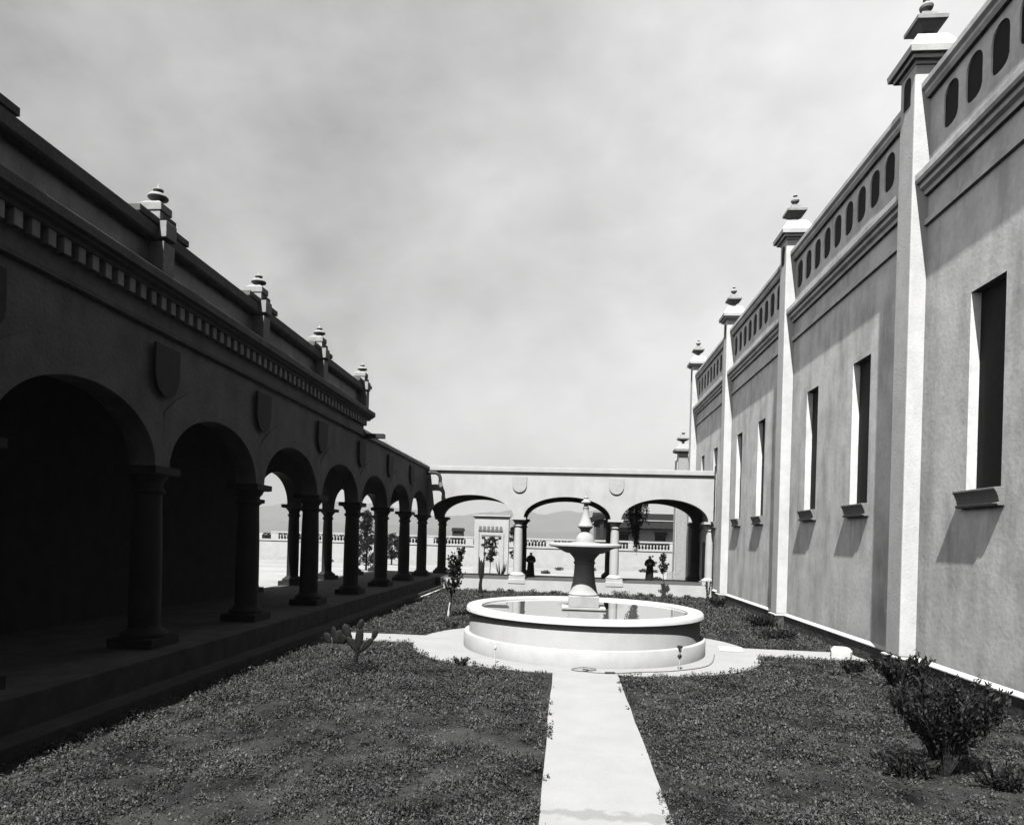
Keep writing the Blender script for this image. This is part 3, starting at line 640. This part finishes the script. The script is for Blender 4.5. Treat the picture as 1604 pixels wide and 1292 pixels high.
# columnar dark plant before the left arch
t = thing('columnar_cactus', 'dark upright cactus before the left arch of the wing', 'cactus', (-4.95, 39.5, 0)); mbq = MB()
mbq.tube([(-4.95,39.5,0),(-4.97,39.5,.5),(-4.93,39.5,.85)], [.13,.10,.09], 10); obj('stem', mbq, 'cactus', t, smooth=True)
for (dx, l, z, rr) in ((0,1.1,.85,.12),(-.09,1.25,.9,.07),(.11,1.35,.8,.08)):
    obj('arm', MB().tube([(-4.95+dx*.3,39.5,z-.05),(-4.95+dx,39.5,z+.25),(-4.95+dx*1.2,39.5+.05,z+l*.7),(-4.95+dx*1.5,39.5+.05,z+l)], [rr*.6,rr,rr*.9,rr*.25], 10), 'cactus', t, smooth=True)
# prickly pear on the near left lawn
def pad(mb, base, ang, lean_, L_, W_, T=.035, yaw=0.0):
    up_ = Vector((math.sin(ang)*math.cos(yaw), math.sin(ang)*math.sin(yaw)+lean_, math.cos(ang))).normalized(); side_ = up_.cross(Vector((math.sin(yaw)*.9,-math.cos(yaw),.15))).normalized(); nrm = up_.cross(side_).normalized()
    vs = []; fs = []; n = 12; K = 7
    for i in range(K+1):
        f = i/K; w = W_*math.sin(math.pi*min(.97,.06+.9*f))**.6*(.65+.35*f)*.5
        if i == K: w *= .35
        for k in range(n):
            a = 2*math.pi*k/n; vs.append(base+up_*L_*f+side_*w*math.cos(a)+nrm*T*math.sin(a)*(w/(W_*.5))**.5)
    for i in range(K):
        for k in range(n): fs.append((i*n+k,i*n+(k+1)%n,(i+1)*n+(k+1)%n,(i+1)*n+k))
    fs.append(tuple(range(n-1,-1,-1))); fs.append(tuple(range(K*n,K*n+n))); mb.add(vs, fs); return base+up_*L_
t = thing('prickly_pear', 'spindly prickly pear with a few tall pads alone on the near left lawn', 'cactus', (-5.0, 16.0, 0))
mbq = MB(); mbq.tube([(-5,16,0),(-5.02,16,.25),(-4.98,16,.48)], [.055,.05,.045], 8); obj('stem', mbq, 'cactus', t, smooth=True)
for (b0, ang, L_, W_, yw) in ((Vector((-4.98,16,.42)),-.60,.46,.20,.1),(Vector((-4.98,16,.45)),.10,.58,.24,.2),(Vector((-4.93,16,.42)),.78,.52,.19,-.2),(Vector((-5.20,16,.76)),-.35,.36,.26,.1),(Vector((-4.62,16,.72)),.35,.30,.17,.2),(Vector((-4.95,16,.98)),.25,.26,.17,.3)):
    mbq = MB(); pad(mbq, b0, ang, 0, L_, W_, .03, yw); obj('pad', mbq, 'cactus', t, smooth='all')
t = thing('prickly_pear', 'low dark cluster of cactus pads at the end of the left branch of the walk', 'cactus', (-6.7, 19.6, 0))
for (dx, ang, L_, W_) in ((-.2,-.5,.36,.30),(.05,.1,.42,.34),(.22,.6,.36,.30),(-.05,-.15,.52,.26),(.16,.25,.30,.26)):
    mbq = MB(); pad(mbq, Vector((-6.75+dx,19.6,.0)), ang, 0, L_, W_, .03, random.uniform(-.6,.6)); obj('pad', mbq, 'cactus', t, smooth='all')
# fan shaped bush bottom right
def bush(name, label, x, y, n, spread, h, size, m_, seed, stems=14, narrow=.12, fill=.35, sq=1.0):
    rng = np.random.default_rng(seed); t = thing(name, label, 'shrub', (x,y,0)); mb = MB(); Q = []
    for i in range(stems):
        a = rng.uniform(0,2*math.pi); r_ = spread*math.sqrt(rng.uniform(.02,1)); top = Vector((x+math.cos(a)*r_, y+math.sin(a)*r_*.7, h*rng.uniform(.72,1.05)*(1-.12*(r_/spread)**2)))
        b = Vector((x+math.cos(a)*r_*narrow, y+math.sin(a)*r_*narrow, 0)); mid = b.lerp(top,.5)+Vector((-math.cos(a),-math.sin(a),.05))*r_*.10*sq
        mb.tube([b,mid,top], [.016,.011,.004], 5)
        for k in range(n):
            s = fill+(1-fill)*rng.random()**.8; q = b.lerp(mid,s*2) if s < .5 else mid.lerp(top,s*2-1)
            Q.append(oriented(np.array([q])+rng.normal(0,.035*spread+.01,(1,3)), np.array([[math.cos(a)*.6,math.sin(a)*.6,1.]]), 1, size, rng, .5, .5, .34))
    obj('stems', mb, 'bark', t); leaves_obj('foliage', Q, m_, t); return t
bush('shrub', 'tall dark fan shaped shrub on a narrow stem at the bottom right', 5.62, 10.3, 150, .80, 1.46, .085, 'dleaf', 41, 60, .05, .40)
bush('shrub', 'low spreading shrub at the left foot of the fan shaped shrub', 5.05, 10.25, 46, .50, .30, .09, 'dleaf', 42, 26, .3, .1)
bush('shrub', 'low dark shrub at the right foot of the fan shaped shrub', 6.15, 9.9, 46, .42, .28, .09, 'dleaf', 43, 24, .3, .1)
bush('shrub', 'broad dark shrub against the near buttress of the right wall', 8.05, 16.6, 60, .75, .85, .13, 'dleaf', 44, 30, .3, .2)
bush('shrub', 'small leafy clump by the stone footing between near buttress and lawn', 7.6, 18.2, 40, .45, .35, .10, 'dleaf', 45, 22, .3, .1)
bush('shrub', 'sprawling dark shrub beside the second buttress', 8.1, 27.9, 50, .75, .45, .13, 'dleaf', 46, 30, .3, .1)
bush('shrub', 'low dark clump on the lawn before the right wall halfway along', 7.5, 24.3, 50, .85, .30, .12, 'dleaf', 47, 30, .35, .1)
bush('shrub', 'round dark bush near the far corner of the tall building', 8.0, 35.4, 40, .55, .55, .13, 'dleaf', 48, 26, .3, .1)
bush('shrub', 'slim dark plant standing in the corner by the rainwater pipe', 8.3, 39.6, 14, .18, 1.35, .13, 'dleaf', 49, 12, .3, .2)
bush('shrub', 'weedy tuft around the foot of the prickly pear', -4.75, 15.75, 36, .5, .16, .07, 'dleaf', 50, 26, .4, .1)
bush('shrub', 'low tuft at the left edge of the fountain drum', -4.0, 23.9, 30, .35, .22, .08, 'dleaf', 51, 18, .3, .1)
bush('shrub', 'weedy tuft on the front edge of the lawn where the walk meets the fountain', -2.6, 17.1, 26, .3, .2, .07, 'dleaf', 52, 16, .3, .1)
# row of small plants at the foot of the wing
k = 0
BED = ['low plant just left of the left column footing of the wing','low plant at the left column footing of the wing','low plant right of the left column footing of the wing','lone low plant left of the fountain pedestal at the foot of the wing','broad low plant at the right column footing of the wing','tallest low plant right of the right column footing of the wing','low plant left of the thin sapling before the right arch','low plant close beside the thin sapling before the right arch','low plant right of the thin sapling before the right arch','last low plant near the right end of the wing']
for x, s in ((-3.9,.9),(-3.2,.8),(-1.9,.9),(-.6,.7),(3.1,1.1),(3.6,1.2),(4.6,.9),(5.2,.8),(6.3,.9),(7.3,.8)):
    rng = np.random.default_rng(70+k); t = thing('bedding_plant', BED[k], 'plant', (x, 40.6, 0), 'small plants in a row along the foot of the white wing')
    Q = [leaf_quads((x,40.6,.14*s), (.32*s,.2*s,.16*s), 120, .10, rng, .3)]; leaves_obj('foliage', Q, 'dleaf', t); k += 1
# hanging vine in the right arch
t = thing('hanging_vine', 'dense dark leafy vine hanging in the right arch of the wing', 'vine', (4.75, 46.6, 5.9)); mb = MB(); Q = []; rng = np.random.default_rng(9)
for i in range(26):
    x = 4.75+rng.normal(0,.28); l = rng.uniform(1.7,3.3)*(1-.45*abs(x-4.85)/.8); pts = [(x,46.65,5.9),(x+rng.normal(0,.1),46.65,5.9-l*.5),(4.85+(x-4.85)*.35+rng.normal(0,.05),46.65,5.9-l*1.15)]
    mb.tube(pts, [.012,.01,.005], 4)
    for k in range(150):
        s = rng.random()**1.3; p = Vector(pts[0]).lerp(Vector(pts[1]),s*2) if s < .5 else Vector(pts[1]).lerp(Vector(pts[2]),s*2-1)
        Q.append(oriented(np.array([p])+rng.normal(0,.07,(1,3)), np.array([[0,0,-1.]]), 1, .13, rng, -.2, .4, .6))
for (dx, dz) in ((.95,-.9),(.8,-1.0),(-.5,-.2),(.6,-.25)):
    pts = [Vector((4.95,46.65,5.2)),Vector((4.85+dx,46.65,5.5+dz))]; mb.tube(pts, [.01,.005], 4)
    for k in range(26):
        s = rng.random(); Q.append(oriented(np.array([pts[0].lerp(pts[1],s)])+rng.normal(0,.05,(1,3)), np.array([[1,0,-.2]]), 1, .12, rng, 0, .4, .6))
obj('stems', mb, 'bark', t); leaves_obj('foliage', Q, 'dleaf', t)
def agave(name, label, x, y, h, seed, z0=0):
    rng = np.random.default_rng(seed); t = thing(name, label, 'plant', (x,y,z0)); mb = MB()
    for i in range(14):
        a = rng.uniform(0,6.28); l = h*rng.uniform(.6,1.05); w = .10; o = Vector((math.cos(a),math.sin(a),0)); s_ = Vector((-math.sin(a),math.cos(a),0)); b = Vector((x,y,z0))
        p = [b, b+o*l*.22+Vector((0,0,l*.5)), b+o*l*.30+Vector((0,0,l))]
        mb.add([p[0]-s_*w*.4,p[0]+s_*w*.4,p[1]+s_*w*.5,p[1]-s_*w*.5,p[2]], [(0,1,2,3),(3,2,4)]); mb.add([p[0]-s_*w*.4-o*.02,p[0]+s_*w*.4-o*.02,p[1]+s_*w*.5-o*.02,p[1]-s_*w*.5-o*.02,p[2]], [(3,2,1,0),(4,2,3)])
    obj('leaves', mb, 'dleaf', t); return t
agave('agave', 'spiky agave outside beyond the left arch beside the gateway', -4.9, 51.5, 1.7, 4)

def tree(label, x, y, h, rx, zlo, nclump, seed, m_='dleaf', size=.25, trunk=.10, cone=False, sparse=False):
    rng = np.random.default_rng(seed); t = thing('tree', label, 'tree', (x,y,0)); mb = MB()
    mb.tube([(x,y,0),(x+.05,y,h*.4),(x,y,h*.85)], [trunk,trunk*.7,trunk*.25], 8); Q = []
    for i in range(nclump):
        f = rng.random(); z = zlo+(h-zlo)*f; rr = rx*((1-f)**.6+.12 if cone else math.sin(math.pi*(.12+.8*f))); a = rng.uniform(0,6.28); q = rr*math.sqrt(rng.random())
        c = (x+math.cos(a)*q, y+math.sin(a)*q, z); s = rng.uniform(.18,.34)*rx*(1.0 if not cone else 1.3)
        mb.tube([(x,y,max(zlo*.8,z-q*.8)),c], [trunk*.3,trunk*.1], 4); Q.append(leaf_quads(c, (s,s,s*1.1), 30 if sparse else 55, size, rng, .1))
    obj('trunk', mb, 'bark', t); leaves_obj('crown', Q, m_, t); return t
tree('tall narrow dark cypress seen between the columns of the left gallery', -18.1, 60, 5.3, .95, .5, 70, 1, cone=True, size=.22)
tree('rounded dark tree right of the cypress beyond the left gallery', -18.9, 72, 3.3, 1.35, .7, 40, 2, size=.25)
tree('young tree standing before the gateway with two leafy tiers', -5.95, 53, 3.35, .70, 1.5, 34, 3, size=.19, trunk=.04, sparse=True)
tree('dark tree partly hidden beside the right pier of the gateway', -4.6, 60.5, 4.3, .7, 1.6, 26, 4, size=.2, trunk=.06)
tree('small thin tree outside the right arch near the second figure', 6.7, 52, 2.3, .38, 1.5, 8, 6, size=.12, trunk=.025, sparse=True)
bg = [(-26.5,74.0,.5),(-24,74,.45),(-1.8,64,.5),(-.6,72,.5),(1.9,73,.6),(3.0,73.5,.5),(8.5,73.5,.55),(9.6,73.5,.5),(7.9,58,.5),(-12.2,73,.5)]
BGL = ['leftmost small shrub on the dry ground beyond the left gallery','second small shrub from the left beyond the left gallery','small shrub right of the figure with clasped hands beyond the middle arch','small shrub by the boundary wall under the middle arch left of the pedestal','small shrub by the boundary wall just right of the fountain pedestal','small shrub by the boundary wall beside the right column','small shrub by the boundary wall left of the right hand figure','small shrub by the boundary wall right of the right hand figure','small near shrub beyond the right arch beside the picket fence','small shrub by the boundary wall seen through the gallery corner']
for i, (x, y, s) in enumerate(bg):
    rng = np.random.default_rng(200+i); t = thing('shrub', BGL[i], 'shrub', (x,y,0), 'small shrubs on the dry ground beyond the arches')
    leaves_obj('foliage', [leaf_quads((x,y,.28*s), (1.0*s,.6*s,.4*s), 160, .2, rng, .3)], 'mleaf', t)

# ---------------------------------------------------------------- boundary wall, balustrades, gateway, far buildings
BW = 76.0
bwall = thing('boundary_wall', 'long white boundary wall closing the grounds beyond the arches', 'wall', (0, BW, 0))
obj('wall', MB().box(-70, 40, BW, BW+.4, -.05, 2.45), 'white', bwall)
obj('string_course', MB().box(-70, 40, BW-.08, BW, 2.25, 2.40), 'white', bwall)
obj('skirting', MB().box(-70, 40, BW-.12, BW, -.05, .5), 'kerb', bwall)
hd = thing('hedge', 'clipped dark hedge standing behind the boundary wall and its balustrades', 'hedge', (-10, BW+1.4, 0)); rngh = np.random.default_rng(77)
obj('stems', MB().box(-36, 17, BW+1.1, BW+1.7, 0, 2.9), 'bark', hd)
nh = 9000; ph = np.stack([rngh.uniform(-36,17,nh), BW+1.1+rngh.normal(0,.12,nh), rngh.uniform(2.3,3.12,nh)],1)
leaves_obj('foliage', [oriented(ph, np.tile([0,-1.,.3],(nh,1)), nh, .22, rngh, .2, .5, .6)], 'dleaf', hd)
first = None; bal = None
ORD = 'first,second,third,fourth,fifth,sixth,seventh,eighth,ninth,tenth,eleventh,twelfth,thirteenth,fourteenth,fifteenth,sixteenth,seventeenth,eighteenth,nineteenth,twentieth,twenty-first,twenty-second'.split(',')
x = -34.4; i = 0
while x < 16:
    L_ = 4.6; t = thing('balustrade', ORD[i]+' section from the left of white balustrade along the boundary wall', 'balustrade', (x, BW+.2, 2.45), 'balustrade sections along the top of the boundary wall')
    if first is None:
        first = t
        obj('rail', MB().box(x, x+L_, BW, BW+.4, 3.18, 3.36), 'white', t)
        obj('pier', MB().box(x, x+.9, BW+.03, BW+.37, 2.45, 3.18), 'white', t)
        for k in range(10):
            bx = x+1.1+.36*k
            if bal is None: bal = obj('baluster', MB().lathe(bx, BW+.2, [(.09,2.45),(.09,2.52),(.05,2.56),(.10,2.72),(.10,2.82),(.05,3.02),(.05,3.08),(.09,3.12),(.09,3.18)], 8), 'white', t, smooth=True)
            else:
                c = bal.copy(); C.objects.link(c); c.parent = t; c.location = (.36*k,0,0)
    else:
        for ch in first.children:
            c = ch.copy(); C.objects.link(c); c.parent = t
    x += L_; i += 1
gt = thing('gateway', 'white stepped gateway with a cornice and a row of small merlons over a tall doorway', 'gateway', (-6.4, 58, 0))
gx = -6.45; gy = 58
obj('pier', MB().box(gx-1.5, gx-.62, gy, gy+.7, -.05, 3.35), 'white', gt); obj('pier', MB().box(gx+.62, gx+1.5, gy, gy+.7, -.05, 3.35), 'white', gt)
obj('lintel', MB().box(gx-1.5, gx+1.5, gy, gy+.7, 3.352, 5.05), 'white', gt)
obj('cornice', MB().prism_x([(gy,5.05),(gy-.06,5.052),(gy-.16,5.14),(gy-.16,5.26),(gy+.86,5.26),(gy+.86,5.052)], gx-1.64, gx+1.64), 'white', gt)
for k in range(6): obj('merlon', MB().box(gx-1.08+.36*k, gx-.88+.36*k, gy-.09, gy, 4.0, 4.28).box(gx-1.14+.36*k, gx-.82+.36*k, gy-.07, gy, 3.86, 4.0), 'greytrim', gt)
obj('hood', MB().box(gx-.85, gx+.85, gy-.14, gy, 3.36, 3.52), 'greytrim', gt)
for q in (gx-1.12, gx+1.05): obj('pilaster_strip', MB().box(q, q+.07, gy-.06, gy, 0, 3.7), 'pedestal', gt)
# wall behind beside gateway
fb_ = thing('distant_house', 'long low house with a dark tiled roof beyond the boundary wall', 'house', (11, 104, 0))
obj('wall', MB().box(4.6, 16.4, 104, 112, -.05, 6.4), 'white', fb_)
rf = obj('roof', MB().prism_x([(102.6,6.45),(102.6,6.6),(107,7.75),(113.4,6.6),(113.4,6.45)], 4.2, 16.7), 'roof', fb_)
obj('eaves_shade', MB().box(4.2, 16.7, 102.45, 102.6, 5.35, 6.5), 'timber', fb_)  # dark board painting the shadow below the eaves
obj('gutter', MB().box(4.2, 16.7, 102.35, 102.45, 6.45, 6.58), 'kerb', fb_)
for wx in (8.0, 13.6):
    w = obj('window', MB().box(wx, wx+1.6, 103.95, 104.0, 3.5, 4.6), 'pane', fb_)
    obj('awning', MB().prism_x([(103.95,4.85),(103.3,4.4),(103.3,4.34),(103.95,4.7)], wx-.15, wx+1.75), 'timber', w)
pc = thing('timber_porch', 'dark timber porch frame with a diagonal brace at the left end of the distant house', 'porch', (4.5, 100, 0))
obj('roof', MB().prism_y([(3.0,5.7),(3.4,6.6),(4.6,7.1),(6.0,7.1),(6.0,6.7),(4.4,6.3),(3.4,5.6)], 99, 102), 'roof', pc)
obj('post', MB().box(5.0, 5.5, 99.5, 100, 0, 6.7), 'timber', pc)
obj('post', MB().box(3.2, 3.45, 99.5, 100, 0, 5.7), 'timber', pc)
obj('brace', MB().tube([(2.2,99.6,4.6),(5.0,99.6,6.3)], .13, 6).tube([(2.3,99.6,4.6),(4.6,99.6,3.2)], .13, 6), 'timber', pc)
hut = thing('distant_hut', 'tiny dark hut beyond the boundary wall left of the gateway', 'hut', (-24.5, 150, 0))
obj('wall', MB().box(-25.6, -23.2, 150, 152, 0, 4.6), 'timber', hut)
obj('roof', MB().prism_x([(149.6,4.6),(151,5.3),(152.4,4.6)], -25.8, -23.0), 'roof', hut)
pk = thing('picket_fence', 'short weathered picket fence outside the right arch by the pale annex', 'fence', (9.2, 57, 0)); mb = MB()
for k in range(7):
    obj('picket', MB().prism_y([(8.55+.16*k,0),(8.66+.16*k,0),(8.66+.16*k,.85),(8.605+.16*k,.95),(8.55+.16*k,.85)], 57, 57.04), 'pedestal', pk)
obj('rail', MB().box(8.5, 9.7, 57.04, 57.09, .25, .33).box(8.5, 9.7, 57.04, 57.09, .62, .70), 'pedestal', pk)

# ---------------------------------------------------------------- people
def skin_body(parent, verts, edges, radii, root):
    me = bpy.data.meshes.new('body'); off = base_of(parent)
    me.from_pydata([Vector(v)-off for v in verts], edges, []); me.materials.append(M['skin'])
    o = bpy.data.objects.new('body', me); C.objects.link(o); o.parent = parent
    o.modifiers.new('skin', 'SKIN'); sk = me.skin_vertices[0].data
    for i, r_ in enumerate(radii): sk[i].radius = (r_, r_); sk[i].use_root = (i == root)
    s = o.modifiers.new('sub', 'SUBSURF'); s.levels = 2; s.render_levels = 2
    return o
def monk(label, x, y, hh, face, pose, seed):
    z0 = ZF; k = hh/1.72; t = thing('person', label, 'person', (x,y,z0)); ca, sa = math.cos(face), math.sin(face)
    def P(a, b, c): return (x+(a*ca-b*sa)*k, y+(a*sa+b*ca)*k, z0+c*k)        # b<0 is the front
    V=[]; E=[]; Rr=[]
    def v(p, r, par=None):
        V.append(P(*p)); Rr.append(r*k); 
        if par is not None: E.append((par, len(V)-1))
        return len(V)-1
    pel = v((0,0,.95),.15); ch = v((0,0,1.25),.16,pel); nk = v((0,-.01,1.46),.062,ch); hd0 = v((0,-.02,1.54),.075,nk); hd = v((0,-.02,1.62),.092,hd0); tp = v((0,-.01,1.70),.06,hd)
    nose = v((0,-.125,1.60),.016,hd)
    for s in (-1,1):
        ear = v((s*.10,0,1.60),.018,hd)
        hip = v((s*.10,0,.88),.09,pel); kn = v((s*.11,-.01,.48),.065,hip); an = v((s*.11,.01,.09),.045,kn); toe = v((s*.13,-.17,.045),.04,an)
        sh = v((s*.17,0,1.38),.055,ch)
        if pose == 'clasped': el = v((s*.25,-.04,1.12),.042,sh); wr = v((s*.09,-.24,1.06),.028,el); dr = (-s*.9,-.25,-.1)
        else: el = v((s*.26,-.04,1.13),.042,sh); wr = v((s*.14,-.26,1.10+.03*s),.03,el); dr = (-s*.6,-.5,.15)
        px, py_, pz = [(-s*.09,-.24,1.06),(0,0,0)][0] if False else (V[wr][0],V[wr][1],V[wr][2])
        base = {'clasped':(s*.09,-.24,1.06)}.get(pose,(s*.14,-.26,1.10+.03*s))
        palm = v((base[0]+dr[0]*.05,base[1]+dr[1]*.05,base[2]+dr[2]*.05),.034,wr)
        for j, L_ in enumerate((.062,.072,.068,.052)):
            o_ = (j-1.5)*.021; b0 = (base[0]+dr[0]*.09,base[1]+dr[1]*.09,base[2]+dr[2]*.09+o_)
            f1 = v(b0,.011,palm); f2 = v((b0[0]+dr[0]*L_*.6,b0[1]+dr[1]*L_*.6-.006,b0[2]-.004),.0095,f1); v((b0[0]+dr[0]*L_,b0[1]+dr[1]*L_+.008,b0[2]-.012),.008,f2)
        th = v((base[0]+dr[0]*.05,base[1]-.03,base[2]+.04),.012,palm); v((base[0]+dr[0]*.08,base[1]-.045,base[2]+.06),.010,th)
    skin_body(t, V, E, Rr, pel)
    n = 28
    secs = [(.02,.30,.27),(.25,.27,.24),(.6,.245,.20),(.92,.22,.17),(1.02,.20,.155),(1.10,.225,.165),(1.30,.245,.165),(1.39,.235,.15),(1.44,.17,.12),(1.48,.09,.09),(1.50,.072,.075)]
    vs = []; fs = []
    for z, rx, ry in secs:
        for q in range(n):
            a = 2*math.pi*q/n; fold = 1+.045*math.sin(a*7+seed)*max(0,1-z/1.0); vs.append(P(rx*math.cos(a)*fold, ry*math.sin(a)*fold, z))
    for i in range(len(secs)-1):
        for q in range(n): fs.append((i*n+q,i*n+(q+1)%n,(i+1)*n+(q+1)%n,(i+1)*n+q))
    obj('habit', MB().add(vs, fs), 'cloth', t, smooth='all')
    sl_ = MB()
    for s in (-1,1):
        if pose == 'clasped': pts = [(s*.13,0,1.40),(s*.205,0,1.345),(s*.25,0,1.24),(s*.265,-.04,1.13),(s*.215,-.13,1.07),(s*.12,-.215,1.06)]
        else: pts = [(s*.13,0,1.40),(s*.21,0,1.345),(s*.26,0,1.24),(s*.275,-.04,1.13),(s*.235,-.15,1.09),(s*.16,-.235,1.10+.03*s)]
        sp_ = smoothpath([Vector(P(*p)) for p in pts], 5); nn_ = len(sp_)
        sl_.tube(sp_, [k*(.062+.034*(q/(nn_-1))**.8) for q in range(nn_)], 16)
    obj('sleeves', sl_, 'cloth', t, smooth='all')
    obj('hood', MB().tube([P(.12*math.cos(a),.11*math.sin(a)+.0,1.445+.03*math.sin(a)) for a in [2*math.pi*q/14 for q in range(15)]], .035*k, 8), 'cloth', t, smooth='all')
    obj('hair', MB().tube([P(.092*math.cos(a),.088*math.sin(a)-.005,1.635) for a in [math.radians(-25+230*q/12) for q in range(13)]], .016*k, 6), 'mleaf', t, smooth='all')
    obj('cord', MB().lathe(0,0,[(0.01,0)],3,cap=False) if False else MB().tube([P(.205*math.cos(a),.16*math.sin(a),1.02) for a in [2*math.pi*q/20 for q in range(21)]], .013*k, 6), 'kerb', t)
    return t
monk('person in a long dark habit standing with hands clasped under the middle arch', -2.30, 45.2, 1.66, 0.25, 'clasped', 1)
monk('person in a long dark habit standing in the right arch with a small pale book', 5.60, 45.0, 1.66, -0.35, 'holding', 2)
tag(obj('book', MB().box(5.50,5.66,44.70,44.73,1.80,1.92), 'kerb', origin=(5.58,44.7,1.85)), 'small pale book held by the right hand figure', 'book')
hz = obj('haze', MB().box(-6500, 6500, -400, 6400, -3, 420), 'white'); hz.data.materials.clear()
hm = bpy.data.materials.new('haze_air'); hm.use_nodes = True; ht = hm.node_tree; ht.nodes.clear()
pvn = ht.nodes.new('ShaderNodeVolumePrincipled'); pvn.inputs['Color'].default_value = (.95,.95,.95,1); pvn.inputs['Density'].default_value = HAZE; pvn.inputs['Anisotropy'].default_value = .1
ho = ht.nodes.new('ShaderNodeOutputMaterial'); ht.links.new(pvn.outputs[0], ho.inputs['Volume']); hz.data.materials.append(hm); tag(hz, kind='stuff')
# children's parents keep clean transforms
bpy.context.view_layer.update()
